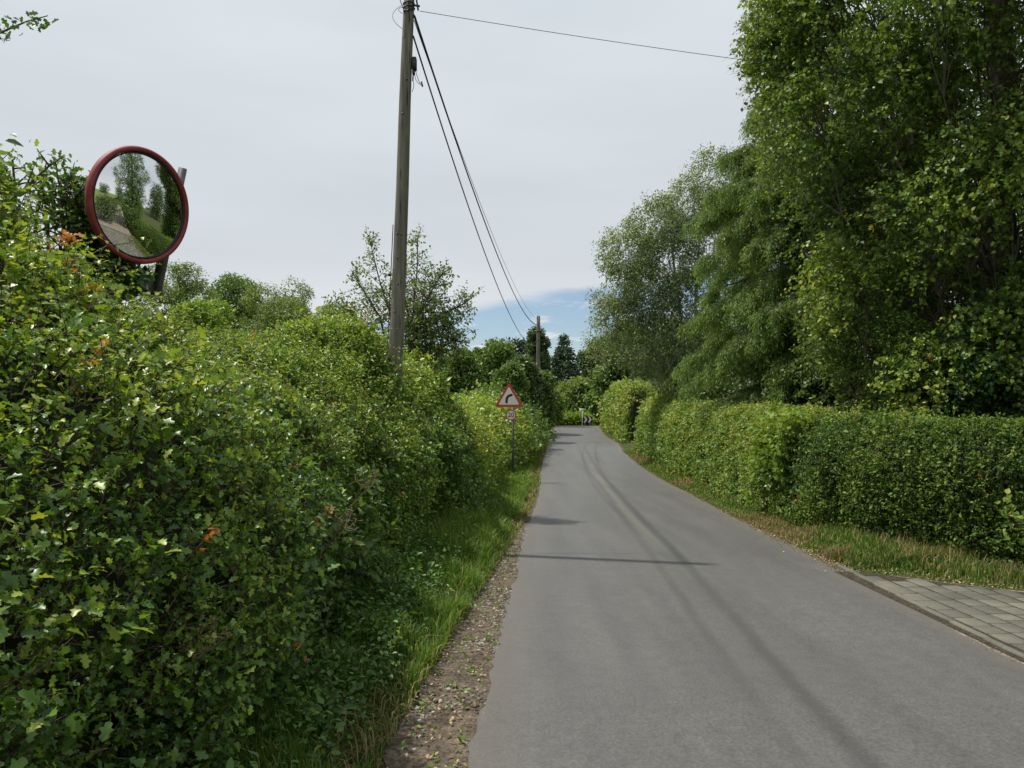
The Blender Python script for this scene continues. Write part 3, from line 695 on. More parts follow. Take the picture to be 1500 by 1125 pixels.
# right-hand verge
HR = [(12, 5.6), (8.2, 6.55), (6.2, 7.3), (5.1, 8.0), (4.55, 9.0), (4.35, 10.6), (4.5, 13), (4.85, 17), (5.05, 21), (5.25, 26), (5.7, 32.5)]
HRy = [p[1] for p in HR[3:]]; HRx = [p[0] for p in HR[3:]]
g = MB(); gd = MB()
n = 70000; Y = 8.0 + 27 * rng.uniform(0, 1, n) ** 1.7
a = xr(Y) + .06; b = np.interp(Y, HRy, HRx) + .3; X = a + (b - a) * rng.uniform(0, 1, n)
n2 = 16000; X2 = rng.uniform(3.7, 8, n2); lo = np.interp(X2, [3.7, 4.8, 6, 8], [7.9, 7.0, 6.45, 6.05]); Y2 = lo + rng.uniform(0, .9, n2)
X = np.r_[X, X2]; Y = np.r_[Y, Y2]; n = len(X)
cl = fbm(np.stack([X * 1.6, Y * 1.1, X * 0], -1), 63); dry = fbm(np.stack([X * .8, Y * .45, X * 0 + 4], -1), 65)
fr = np.r_[np.clip((X[:len(X) - n2] - a) / .7, .2, 1), np.clip((Y2 - lo) / .5, .2, 1)]
h = (.035 + .11 * fr ** 1.5 + .07 * np.clip(cl, -.3, 1)) * rng.uniform(.4, 1.6, n)
isd = ((dry > .25) & (rng.uniform(size=n) < .7)) | (rng.uniform(size=n) < .08 + .12 * (X > 4.3) * (Y < 9))
v = .42 + .25 * cl + rng.normal(0, .14, n); v = np.where(rng.uniform(size=n) < .10, rng.uniform(.88, 1, n), np.minimum(v, .84))
blades(g, X[~isd], Y[~isd], h[~isd], v[~isd], .0022 + .00042 * Y[~isd], .8)
blades(gd, X[isd], Y[isd], h[isd] * 1.35, rng.uniform(.1, 1, isd.sum()), .0018 + .0004 * Y[isd], .7)
tag(g.build('verge_grass', M['grass']), 'green grass at the foot of the clipped hedge', 'grass', kind='stuff')
tag(gd.build('dry_grass', M['dry']), 'straw coloured dead grass patches by the clipped hedge', 'grass', kind='stuff')
# weeds in the shaded bank
wd = MB(); n = 9500; Y = 1.2 + 13 * rng.uniform(0, 1, n) ** 1.5; a = hbx(Y) - .35; X = a + rng.beta(1.1, 1.7, n) * (xl(Y) - .5 - a)
cl = fbm(np.stack([X * 2, Y * 2, X * 0], -1), 67); kp = cl > -.3; X, Y, cl = X[kp], Y[kp], cl[kp]; n = len(X)
q = np.stack([X, Y, gz(X, Y)], -1); D = rng.normal(0, .35, (n, 3)); D[:, 2] = 1
clusters(wd, q, D, rng.uniform(.05, .32, n), 7, rng.uniform(.025, .055, n), L_OVAL, .35 + .25 * cl, up=.8, spread=1.2)
n = 260; Y = 1.8 + 8 * rng.uniform(0, 1, n); X = xl(Y) - rng.uniform(.0, .35, n); q = np.stack([X, Y, gz(X, Y)], -1); D = rng.normal(0, .6, (n, 3)); D[:, 2] = .6
clusters(wd, q, D, .03, 6, rng.uniform(.015, .03, n), L_OVAL, np.full(n, .75), up=.9, spread=1.4)
tag(wd.build('undergrowth', M['weed']), 'low nettles and leafy weeds under the tall hedge', 'weeds', kind='stuff')

# ================================================================== HEDGES
SECT = [(.0, -.05), (.06, .35), (.0, .8), (-.22, 1.2), (-.52, 1.58), (-.9, 1.92), (-1.35, 2.15), (-1.9, 2.22), (-2.6, 2.05), (-2.9, 1.2), (-3.0, 0)]
pt = lambda y0, y1: [(hbx(y0), y0)] + [p for p in HB if y0 < p[1] < y1] + [(hbx(y1), y1)]
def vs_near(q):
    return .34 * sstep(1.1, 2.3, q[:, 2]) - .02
hedge('hawthorn_hedge', 'tall unclipped hawthorn hedge with glossy lobed leaves around the mirror', 'hedge', pt(-1.5, 12.6), +1, SECT,
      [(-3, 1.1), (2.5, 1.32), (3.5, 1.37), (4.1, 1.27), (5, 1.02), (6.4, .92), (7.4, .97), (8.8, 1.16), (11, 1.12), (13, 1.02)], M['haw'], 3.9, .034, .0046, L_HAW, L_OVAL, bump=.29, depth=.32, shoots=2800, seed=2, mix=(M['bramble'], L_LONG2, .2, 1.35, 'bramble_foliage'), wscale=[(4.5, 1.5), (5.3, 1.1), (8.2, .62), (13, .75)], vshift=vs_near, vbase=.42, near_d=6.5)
hedge('field_hedge', 'lower yellowish green hedge behind the bend warning sign', 'hedge', pt(12.2, 27), +1, SECT,
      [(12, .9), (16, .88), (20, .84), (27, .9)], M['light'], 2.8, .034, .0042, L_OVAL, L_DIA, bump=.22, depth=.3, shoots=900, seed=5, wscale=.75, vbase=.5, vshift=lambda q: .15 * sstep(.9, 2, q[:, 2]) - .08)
hedge('field_hedge', 'dark overgrown hedge farther along beyond the speed limit sign', 'hedge', pt(26.6, 62), +1, SECT,
      [(26, .92), (34, 1.0), (42, .9), (50, .7), (62, .6)], M['tree_b'], 2.4, .04, .0042, L_OVAL, L_DIA, bump=.25, depth=.35, shoots=500, seed=8, vbase=.55)
CS = [(.05, -.05), (.12, .4), (.10, .9), (.04, 1.35), (-.10, 1.62), (-.35, 1.72), (-.9, 1.72), (-1.35, 1.6), (-1.5, 1.0), (-1.5, 0)]
hedge('clipped_hedge', 'dark clipped beech hedge rounding the corner by the paved driveway', 'hedge', HR[:7][::-1], +1, CS,
      [(4, .78), (7.5, .80), (9, .82), (11, .84), (14, .92)], M['clip'], 3.6, .025, .0034, L_OVAL, L_OVAL, bump=.13, depth=.16, shoots=420, clipped=True, seed=12, vbase=.45, m=7)
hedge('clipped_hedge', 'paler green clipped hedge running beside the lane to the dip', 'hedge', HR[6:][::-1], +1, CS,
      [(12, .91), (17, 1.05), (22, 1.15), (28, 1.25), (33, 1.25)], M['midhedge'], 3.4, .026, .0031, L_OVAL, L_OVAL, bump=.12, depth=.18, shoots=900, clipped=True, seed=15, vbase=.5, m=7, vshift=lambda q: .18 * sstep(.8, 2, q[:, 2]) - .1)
hedge('clipped_hedge', 'tall square ended hedge at the top of the rise', 'hedge', [(6.45, 40.5), (6.75, 46), (7.1, 54), (8.0, 62)], -1, [(a, b * 1.0) for a, b in CS],
      [(38, 1.75), (50, 1.72), (62, 1.6)], M['midhedge'], 3.0, .032, .0038, L_OVAL, L_DIA, bump=.16, depth=.2, shoots=300, clipped=True, seed=18, vbase=.6, m=7)

# ================================================================== STREET FURNITURE
def rotz(n, up=(0, 0, 1)):
    n = nrm(np.array(n, float)); x = nrm(np.cross(np.array(up, float), n)); y = np.cross(n, x); return np.stack([x, y, n], 1)
# --- convex mirror
MC = np.array([PX(206, 4.6), 4.6, PZ(302, 4.6)])
az = R(-25); tilt = R(9.0)
mn = np.array([math.cos(az) * math.cos(tilt), math.sin(az) * math.cos(tilt), -math.sin(tilt)])
MR = rotz(mn)
root = thing('convex_mirror', 'round convex traffic mirror in a faded red rim above the hawthorn hedge', 'traffic mirror', MC - [0, 0, .37])
a0, Rc = .3216, 1.5
rings, seg = 28, 96
r = np.linspace(0, a0, rings); an = np.arange(seg) * 2 * math.pi / seg
zc = np.sqrt(Rc ** 2 - r ** 2) - math.sqrt(Rc ** 2 - a0 ** 2)
V = np.stack([r[:, None] * np.cos(an), r[:, None] * np.sin(an), np.repeat(zc[:, None], seg, 1)], -1).reshape(-1, 3)
i = (np.arange(rings - 1)[:, None] * seg); j = np.arange(seg)[None]
Q = np.stack([i + j, i + seg + j, i + seg + (j + 1) % seg, i + (j + 1) % seg], -1).reshape(-1, 4)
mb = MB(); mb.quads(V @ MR.T + MC, Q); mb.build('mirror_glass', M['mirror'], root, smooth=True)
def lathe(prof_, R3, C, seg=96):
    pr = np.array(prof_, float) * .96; k = len(pr); an = np.arange(seg) * 2 * math.pi / seg
    V = np.stack([pr[:, None, 0] * np.cos(an), pr[:, None, 0] * np.sin(an), np.repeat(pr[:, 1:2], seg, 1)], -1).reshape(-1, 3)
    i = (np.arange(k - 1)[:, None] * seg); j = np.arange(seg)[None]
    Q = np.stack([i + j, i + (j + 1) % seg, i + seg + (j + 1) % seg, i + seg + j], -1).reshape(-1, 4)
    mb = MB(); mb.quads(V @ np.array(R3).T + np.array(C), Q); return mb
lathe([(.334, -.006), (.338, .014), (.346, .024), (.357, .024), (.367, .014), (.370, -.004), (.366, -.024), (.352, -.034), (.334, -.034), (.334, -.006)], MR, MC).build('rim', M['red'], root, smooth=True)
lathe([(.350, -.030), (.30, -.075), (.18, -.115), (.001, -.125)], MR, MC).build('back_shell', M['black'], root, smooth=True)
lathe([(.3345, .004), (.331, .0115), (.326, .0105), (.3255, .004)], MR, MC).build('seal', M['black'], root, smooth=True)
# angled bracket bar
mb = MB(); A = P(268, 246, 5.0); B = P(231, 425, 5.02); ax = nrm(B - A); sd = nrm(np.cross(ax, [0.2, -1, 0])); fr_ = np.stack([sd, np.cross(ax, sd), ax], 1)
mb.box((A + B) / 2, (.05, .02, np.linalg.norm(B - A)), fr_, .5, .004); mb.build('bracket_bar', M['greypost'], root)
mb = MB(); mb.tube([P(256, 270, 5.06), P(224, 432, 5.06)], .02, 8); mb.tube([MC - mn * .12, (A + B) / 2], .025, 8); mb.build('bracket', M['black'], root)
# post with ivy
PB = P(139, 600, 5.0)[:2]
pw = MB(); zt = PZ(268, 5.0)
pts = np.array([[PB[0], PB[1], gz(*PB) - .1], [PB[0] + .003, PB[1], 1.2], [PB[0], PB[1], zt - .02], [PB[0], PB[1], zt]])
pw.tube(pts[:3], [.10, .098, .095], 4, cap=True)
root = thing('wooden_post', 'weathered square wooden post wrapped in ivy behind the mirror', 'post', (PB[0], PB[1], float(gz(*PB))))
pw = MB(); th = R(18); rt = np.array([[math.cos(th), -math.sin(th), 0], [math.sin(th), math.cos(th), 0], [0, 0, 1]])
pw.box((PB[0], PB[1], (zt + gz(*PB)) / 2), (.16, .16, zt - gz(*PB)), rt, .5, .008); pw.build('post_shaft', M['pole'], root)
bar = MB(); bar.box((PB[0] + .17, PB[1] + .02, PZ(418, 5.0)), (.5, .09, .09), rt, .5, .006); bar.build('cross_rail', M['pole'], root)
iv = MB(); n = 1500; zi = PZ(520, 5) + (PZ(300, 5) - PZ(520, 5)) * rng.uniform(0, 1, n) ** 1.5
xc = np.interp(zi, [PZ(520, 5), PZ(440, 5), PZ(390, 5), PZ(290, 5)], [PX(190, 5), PX(185, 5), PX(175, 5), PX(146, 5)])
hw = np.interp(zi, [PZ(520, 5), PZ(440, 5), PZ(380, 5), PZ(290, 5)], [.26, .22, .17, .06])
q = np.stack([xc + hw * rng.normal(0, .55, n), 4.96 - np.abs(rng.normal(0, .10, n)) - .75 * sstep(PZ(400, 5), PZ(470, 5) , zi) , zi - .12 * sstep(PZ(400, 5), PZ(470, 5), zi)], -1)
D = rng.normal(0, .5, (n, 3)); D[:, 1] -= .6; D[:, 2] -= .2
clusters(iv, q, D, .09, 4, rng.uniform(.04, .075, n), L_IVY, np.full(n, .4), up=.35, spread=1.0, vr=.25)
o = iv.build('ivy', M['ivy'], loc=(PB[0], PB[1], 1.2)); tag(o, 'dark glossy ivy climbing the post under the red rimmed mirror', 'ivy')

# --- telegraph poles
def pole(name, label, X, Y, ztop, lean, r0, r1, group, steps=True):
    b = np.array([X, Y, float(gz(X, Y)) - .05]); t = np.array([X + lean, Y, ztop])
    root = thing(name, label, 'telegraph pole', b, group)
    z = np.linspace(0, 1, 14); c = b + (t - b) * z[:, None]; c[1:-1, 0] += vnoise(np.stack([z[1:-1] * 5, z[1:-1] * 0, z[1:-1] * 0], -1), 3) * .012
    mb = MB(); mb.tube(c, r0 + (r1 - r0) * z, 20, cap=True); mb.build('pole_shaft', M['pole'], root, smooth=True)
    return root, b, t
Y1 = 9.2
x0 = PX(580, Y1); lean_full = (PX(599.5, Y1) - x0) / (PZ(0, Y1) - PZ(505, Y1))
zb = float(gz(x0, Y1)); zt = 7.15
xb = x0 - lean_full * (PZ(505, Y1) - zb)
p1, b1, t1 = pole('telegraph_pole', 'tall cracked wooden telegraph pole rising from the hedge with a black box', xb, Y1, zt, lean_full * (zt - zb), .105, .064, 'telegraph poles along the lane')
def onpole(py): z = PZ(py, Y1); return np.array([xb + lean_full * (z - zb), Y1, z])
mb = MB(); c = onpole(92)
mb.box(c + [.095, -.01, -.02], (.055, .08, .16), None, .5, .012); mb.box(c + [.085, -.01, -.125], (.03, .05, .06), None, .5, .008); mb.tube([c + [.08, -.01, -.15], c + [.075, -.01, -.23]], .009, 6)
jb = mb.build('junction_box', M['black'], p1)
mb = MB(); mb.tube(curve(c + [.11, -.02, -.1], c + [.19, -.03, -.30], (0.0, 0, -.03), 8, 0), .004, 5); mb.tube([c + [.185, -.03, -.25], c + [.2, -.03, -.31]], .011, 6, cap=True)
mb.tube(curve(c + [.1, 0, -.1], c + [.17, -.03, -.28], (-.02, 0, -.03), 8, 0), .0035, 5)
mb.tube(curve(c + [.07, 0, -.2], c + [.065, 0, -.36], (.02, 0, 0), 5, 0), .004, 5); mb.build('loose_lead', M['cable'], p1)
for py, sx in ((20, .0), (120, .3), (170, -.2), (345, -.3), (346, .35), (380, -.1), (418, .1), (458, -.2)):
    c = onpole(py); rr = .066 + .035 * (1 - c[2] / 7.3); mb = MB(); a = math.asin(sx) if sx else 0
    mb.tube([c + [math.sin(a) * rr * .9, -math.cos(a) * rr * .9, 0], c + [math.sin(a) * (rr + .012), -math.cos(a) * (rr + .012), 0]], .011, 8, cap=True); mb.build('bolt', M['black'], p1)
mb = MB(); c = onpole(10); an = np.linspace(0, 6.3, 20)
for dz in (-.02, .03): mb.tube(np.stack([c[0] + .07 * np.cos(an), c[1] + .07 * np.sin(an), np.full(20, c[2] + dz)], -1), .008, 5)
mb.tube([c + [.05, -.04, 0], c + [.14, -.05, -.02]], .012, 6, cap=True); mb.tube([c + [.1, -.05, .06], c + [.12, -.05, -.07]], .012, 6, cap=True)
mb.tube([onpole(20) + [-.06, -.05, 0], onpole(16) + [.06, -.06, 0]], .014, 6, cap=True); mb.build('cable_clamp', M['black'], p1)
for (pa_, pb_, bow) in ((10, 46, -.13), (14, 24, -.06), (48, 62, .03)):
    mb = MB(); mb.tube(curve(onpole(pa_) + [-.05, -.06, 0], onpole(pb_) + [-.06, -.06, 0], (bow, -.02, 0), 12, 0), .003, 5); mb.build('wire_loop', M['cable'], p1)
mb = MB(); mb.tube(np.array([onpole(p) + [-.088 - .00005 * (p - 330), -.03, 0] for p in np.linspace(330, 520, 12)]), .006, 5); mb.box(onpole(403) + [-.115, -.02, 0], (.03, .03, .035), None, .5, .005); mb.build('conduit', M['black'], p1)

Y2 = 43.0
p2, b2, t2 = pole('telegraph_pole', 'slim wooden telegraph pole standing down the lane before the columnar conifer', PX(788, Y2), Y2, PZ(463, Y2), .03, .13, .10, 'telegraph poles along the lane')
mb = MB(); mb.tube([t2 + [-.25, -.1, -.9], t2 + [.2, -.1, -.9]], .04, 6, cap=True); mb.build('cross_piece', M['black'], p2)
p3, b3, t3 = pole('telegraph_pole', 'pale distant telegraph pole half hidden by trees beyond the second pole', PX(800.5, 62), 62, PZ(522, 62), 0, .13, .10, 'telegraph poles along the lane')
# --- cables
def cable(label, A, B, sag, r, group='overhead cables between the two poles'):
    mb = MB(); mb.tube(curve(A, B, (0, 0, -sag), 60, 0), r, 6); c = (np.array(A) + B) / 2
    return tag(mb.build('overhead_cable', M['cable'], loc=tuple(np.array(A, float))), label, 'cable', group)
Bt = np.array([t2[0], Y2 - .15, t2[2]])
cable('thick black cable fixed highest on the near pole', onpole(24) + [.07, -.03, 0], Bt + [0, 0, -.55], 1.0, .013)
cable('twin of the thick cable just beside it', onpole(22) + [.075, .02, .0], Bt + [.1, 0, -.5], 1.12, .008)
cable('thin upper wire starting at the near pole clamp', onpole(30) + [.07, 0, 0], Bt + [.1, 0, -.25], .88, .005)
cable('lower slack cable leaving the near pole under the others', onpole(54) + [.07, -.02, 0], Bt + [0, 0, -1.6], 1.35, .011)
Aw = onpole(17) + [.14, -.05, -.02]; dirw = np.array([PX(1092, 9.9), 9.9, PZ(83, 9.9)]) - Aw
cable('thin service wire running off the near pole towards the poplar', Aw, Aw + dirw * 2.4 + [0, 0, .12], .10, .0035, 'service wires')
cable('wire leaving the near pole towards the viewer', onpole(20) + [-.05, -.06, 0], np.array([-1.9, -8, 6.9]), .25, .005, 'service wires')
mb = MB(); mb.tube(curve(Bt + [-.6, -1.2, -1.66], Bt + [.0, 0.1, -1.1], (.1, 0, -.2), 14, 0), .011, 5)
mb.build('jumper_lead', M['cable'], p2)

# --- warning sign
YS = 20.4
SP = np.array([PX(751.5, YS), YS]); SB = float(gz(*SP))
root = thing('road_sign', 'red bordered triangular bend sign above a round 20 speed plate on a thin post', 'road sign', (SP[0], SP[1], SB))
mb = MB(); mb.tube([[SP[0], SP[1] + .05, SB - .1], [SP[0], SP[1] + .05, PZ(572, YS)]], .035, 12, cap=True); mb.build('sign_post', M['greypost'], root, smooth=True)
def extrude(poly, C, y0, th, mat, name, parent):
    """flat plate facing the viewer: outline in (x, z) about C, front face at y0"""
    p = np.array(poly, float); n = len(p); cx = p.mean(0)
    V = np.concatenate([np.stack([C[0] + p[:, 0], np.full(n, y0), C[1] + p[:, 1]], -1), np.stack([C[0] + p[:, 0], np.full(n, y0 + th), C[1] + p[:, 1]], -1)])
    me = bpy.data.meshes.new(name); off = np.array(wloc(parent))
    me.from_pydata([tuple(v - off) for v in V], [], [tuple(range(n)), tuple(range(2 * n - 1, n - 1, -1))] + [(i, i + n, (i + 1) % n + n, (i + 1) % n) for i in range(n)])
    me.materials.append(mat); o = bpy.data.objects.new(name, me); COL.objects.link(o); o.parent = parent; return o
def tri(s, rad):
    h = s * math.sqrt(3) / 2; out = []
    vs = [np.array([0, h * 2 / 3]), np.array([-s / 2, -h / 3]), np.array([s / 2, -h / 3])]
    for k, v in enumerate(vs):
        d = nrm(-v); c = v + d * rad * 2; a0 = math.atan2(*(v - c)[::-1])
        for t in np.linspace(-1.047, 1.047, 7): out.append(c + rad * np.array([math.cos(a0 + t), math.sin(a0 + t)]))
    return np.array(out)
TC = (PX(745.5, YS), PZ(584, YS)); yf = YS - .02
extrude(tri(.80, .04), TC, yf, .02, M['signred'], 'red_border', root)
extrude(tri(.575, .02), TC, yf - .004, .003, M['signwhite'], 'white_panel', root)
def thick(pts, ws):
    p = np.array(pts, float); t = nrm(np.gradient(p, axis=0)); nn = np.stack([-t[:, 1], t[:, 0]], -1); w = np.array(ws)[:, None]
    return np.concatenate([p + nn * w, (p - nn * w)[::-1]])
cl_ = [(-.065, -.125), (-.065, -.05), (-.06, .005), (-.035, .05), (.005, .08), (.05, .095), (.1, .105)]
arr = thick(cl_, [.032, .033, .034, .034, .034, .033, .028]); extrude(arr, TC, yf - .008, .003, M['signblack'], 'bend_symbol', root)
def ring2(rad, n=36): a = np.arange(n) * 2 * math.pi / n; return np.stack([rad * np.cos(a), rad * np.sin(a)], -1)
CC = (PX(748.5, YS), PZ(608, YS))
extrude(ring2(.15), CC, yf, .016, M['signred'], 'speed_ring', root)
extrude(ring2(.118), CC, yf - .004, .003, M['signwhite'], 'speed_panel', root)
def text(s, C, y, h, mat, name, parent):
    cu = bpy.data.curves.new(name, 'FONT'); cu.body = s; cu.size = h / .7; cu.align_x = 'CENTER'; cu.align_y = 'CENTER'; cu.extrude = .0015; cu.offset = .001
    tmp = bpy.data.objects.new('tmp', cu); COL.objects.link(tmp); bpy.context.view_layer.update()
    me = bpy.data.meshes.new_from_object(tmp.evaluated_get(bpy.context.evaluated_depsgraph_get())); bpy.data.objects.remove(tmp)
    me.materials.clear(); me.materials.append(mat); o = bpy.data.objects.new(name, me); COL.objects.link(o); o.parent = parent
    o.rotation_euler = (R(90), 0, 0); w = wloc(parent); o.location = (C[0] - w[0], y - w[1], C[1] - w[2]); return o
text('20', CC, yf - .007, .125, M['signblack'], 'numerals', root)
for c in (TC, CC):
    for dz in (0, -.1): mb = MB(); mb.box((SP[0], YS + .03, c[1] + dz), (.12, .05, .03)); mb.build('fixing_clip', M['greypost'], root)
# far signs beyond the crest
YF = 69.5
fp = (PX(853, YF), YF); fb = float(gz(*fp))
root = thing('plate_sign', 'small blank white plate on a thin pale post beyond the road crest', 'sign', (fp[0], fp[1], fb))
mb = MB(); mb.tube([[fp[0], fp[1] + .03, fb], [fp[0], fp[1] + .03, PZ(599, YF)]], .032, 8, cap=True); mb.build('sign_post', M['ceramic'], root)
mb = MB(); mb.box((PX(852, YF), YF, PZ(600.5, YF)), (.42, .02, .24), None, .5, .004); mb.build('plate', M['signwhite'], root)
YC = 68.5; cp = (PX(861, YC), YC); cb_ = float(gz(*cp))
root = thing('chevron_sign', 'black and white chevron board marking the bend ahead', 'road sign', (cp[0], cp[1], cb_))
mb = MB()
for sx in (-.25, .2): mb.tube([[cp[0] + sx, YC + .04, cb_], [cp[0] + sx, YC + .04, PZ(610, YC)]], .035, 8)
mb.build('sign_post', M['greypost'], root)
CCc = (PX(862, YC), PZ(614.5, YC)); hh = .29
extrude([(-.52, -hh), (.36, -hh), (.36, hh), (-.52, hh)][::-1], CCc, YC, .02, M['signblack'], 'board', root)
for k in (-.46, -.06): extrude([(k, hh * .93), (k + .18, hh * .93), (k + .36, 0), (k + .18, -hh * .93), (k, -hh * .93), (k + .18, 0)][::-1], CCc, YC - .004, .003, M['signwhite'], 'chevron_mark', root)

# ================================================================== TREES, far to near
def cone_tree(name, label, base, top, rad, mat, tiers, per, size, zlow=.1, droop=.3, group=None, sparse=.0, topf=.05, tr=.2):
    bx, by = base; bz = float(gz(bx, by)); root = thing(name, label, 'tree', (bx, by, bz), group)
    tk = MB(); tk.tube([[bx, by, bz - .1], [bx, by, bz + (top - bz) * .5], [bx, by, top - .1]], [tr, tr * .6, .03], 8)
    lv = MB(); H = top - bz
    for k in range(tiers):
        f = zlow + (1 - zlow) * (k + rng.uniform(-.2, .2)) / tiers
        L = rad * max(topf, (1 - f)) ** 1.15 * 1.05
        nb = per
        for b in range(nb):
            if rng.uniform() < sparse: continue
            a = b * 6.283 / nb + k * 1.1 + rng.normal(0, .25); l = L * rng.uniform(.65, 1.1); t = np.linspace(0, 1, 6)
            pts = np.stack([bx + np.cos(a) * l * t, by + np.sin(a) * l * t, bz + H * f + .12 * l * t - droop * l * t * t], -1)
            tk.tube(pts, np.linspace(.05, .01, 6), 3)
            m_ = int(max(5, l / size * 5)); tt = rng.uniform(.15, 1, m_); q = np.stack([np.interp(tt, t, pts[:, j]) for j in range(3)], -1)
            q += rng.normal(0, 1, (m_, 3)) * [.16 * l, .16 * l, .03 * l] * (1.1 - tt)[:, None] * 1.6
            D = np.repeat([[math.cos(a), math.sin(a), -.15]], m_, 0) + rng.normal(0, .6, (m_, 3)); D[:, 2] -= .1
            clusters(lv, q, D, size * 1.2, 4, size, L_DIA, .45 + rng.normal(0, .12, m_), up=.6, spread=.7)
    tk.build('trunk', M['bark'], root); lv.build('crown', mat, root); return root
G1 = 'trees along the skyline beyond the lane'
cone_tree('spruce_tree', 'dark pointed spruce standing alone against the blue sky', (PX(826, 84), 84), PZ(486, 84), 5.6, M['spruce'], 17, 9, .30, .08, .35, G1, .15)
tree('columnar_conifer', 'brownish green columnar conifer just behind the second telegraph pole', (PX(787, 58), 58), PZ(480, 58), blobs_round(PX(787, 58), 58, 1.5, PZ(486, 58), .62, 16, 3, 'column', .95), 4200, 6, .17, M['tree_c'], L_DIA, .2, -.6, group=G1, updir=.7, clen=1.0)
cone_tree('cedar_tree', 'distant flat topped cedar showing above the rounded trees', (PX(756, 95), 95), PZ(492, 95), 3.8, M['spruce'], 7, 7, .5, .45, .0, G1, .25, .4)
def bt(px, pytop, Y, wpx, mat, label, nm='broadleaf_tree', n=3000, sz=None, clen=1.8, nb=12, shape='round', z0=None, seed=1, gap=-.35, tmpl=None, m=6, group=G1, **kw):
    pytop = pytop + (9 if Y > 30 else 6); n = int(n * (2.2 if Y > 30 else 2.4)); X = PX(px, Y); top = PZ(pytop, Y); r = wpx / 2 / FPX * Y; z0 = z0 if z0 is not None else float(gz(X, Y)) + .8
    return tree(nm, label, (X, Y), top - r * .25, blobs_round(X, Y, z0, top, r, nb, seed, shape), n, m, (sz * .85 if sz else max(.06, .0046 * Y)), mat, tmpl, .06 * r + .06, gap, .9 / max(.7, r * .3), group=group, clen=clen, **kw)
bt(722, 500, 48, 90, M['tree_b'], 'rounded green tree behind the bend sign, tallest of its clump', n=3600, seed=4)
bt(672, 512, 46, 80, M['tree_b'], 'plump rounded tree between the near pole and the sign', n=3000, seed=5)
bt(640, 505, 60, 60, M['tree_a'], 'pale distant tree seen just past the near pole', n=2200, seed=6)
bt(762, 522, 42, 58, M['tree_c'], 'dark leaning tree at the foot of the second telegraph pole', n=3000, seed=7)
bt(748, 530, 36, 40, M['tree_b'], 'small bushy tree right above the triangular sign', n=1800, seed=17)
bt(788, 545, 50, 36, M['tree_b'], 'leafy bush tree under the columnar conifer', n=2200, seed=8)
bt(845, 556, 80, 56, M['tree_a'], 'light green bush tree below the spruce', n=2600, seed=9)
bt(803, 568, 66, 26, M['tree_a'], 'yellow green shrub at the end of the overgrown hedge', n=1800, seed=10, nm='shrub', cat='shrub')
bt(898, 530, 76, 60, M['tree_b'], 'mid green tree over the far bend', n=3000, seed=11)
bt(920, 470, 56, 80, M['tree_b'], 'leafy tree behind the tall square ended hedge', n=3400, seed=12)
bt(875, 500, 88, 60, M['tree_c'], 'dark tree farthest along past the bend', n=2200, seed=13)
bt(820, 560, 98, 120, M['tree_b'], 'low dark thicket tree closing the end of the lane', n=3000, seed=14)
bt(700, 540, 110, 160, M['tree_c'], 'broad dim tree filling the gap behind the clump', n=3000, seed=15)
bt(1010, 480, 60, 190, M['tree_c'], 'large dark tree filling the space behind the birch', n=4000, seed=16, nb=16)
# bank and nettles beyond crest
mb = MB(); n = 5000; X = rng.uniform(PX(806, 68), PX(872, 68), n); Y = rng.uniform(71, 75, n); zz = gz(X, Y)
hgt = (1.65 - 8 * 72 / FPX - zz) * rng.uniform(.25, 1.12, n) + .25
q = np.stack([X, Y, zz + hgt * rng.uniform(.3, 1, n)], -1); D = rng.normal(0, .5, (n, 3)); D[:, 2] += .8
clusters(mb, q, D, .3, 4, .3, L_DIA, np.full(n, .55), up=.6); tag(mb.build('nettle_bank', M['lime']), 'bright green nettle bank where the lane bends away', 'undergrowth', kind='stuff')
# trees behind the tall hedge
G2 = 'trees behind the tall hawthorn hedge'
bt(262, 386, 20, 150, M['tree_a'], 'feathery light green tree just past the mirror rim', n=3600, sz=.095, nb=14, seed=21, group=G2, tmpl=L_LONG, gap=-.3)
bt(338, 408, 27, 150, M['tree_b'], 'middle tree of the row behind the hedge, fine twigged', n=3400, sz=.12, seed=22, group=G2)
bt(410, 410, 25, 150, M['tree_a'], 'greyish tree with open crown in the hedge row', n=3600, sz=.11, nb=14, seed=23, group=G2, tmpl=L_LONG, gap=-.2)
bt(487, 448, 24, 130, M['tree_a'], 'low yellow green tree beside the near telegraph pole', n=3000, sz=.11, seed=24, group=G2)
bt(300, 440, 15, 150, M['light'], 'bushy light green sapling close behind the hedge top', n=3000, sz=.075, seed=25, group=G2, tmpl=L_OVAL)
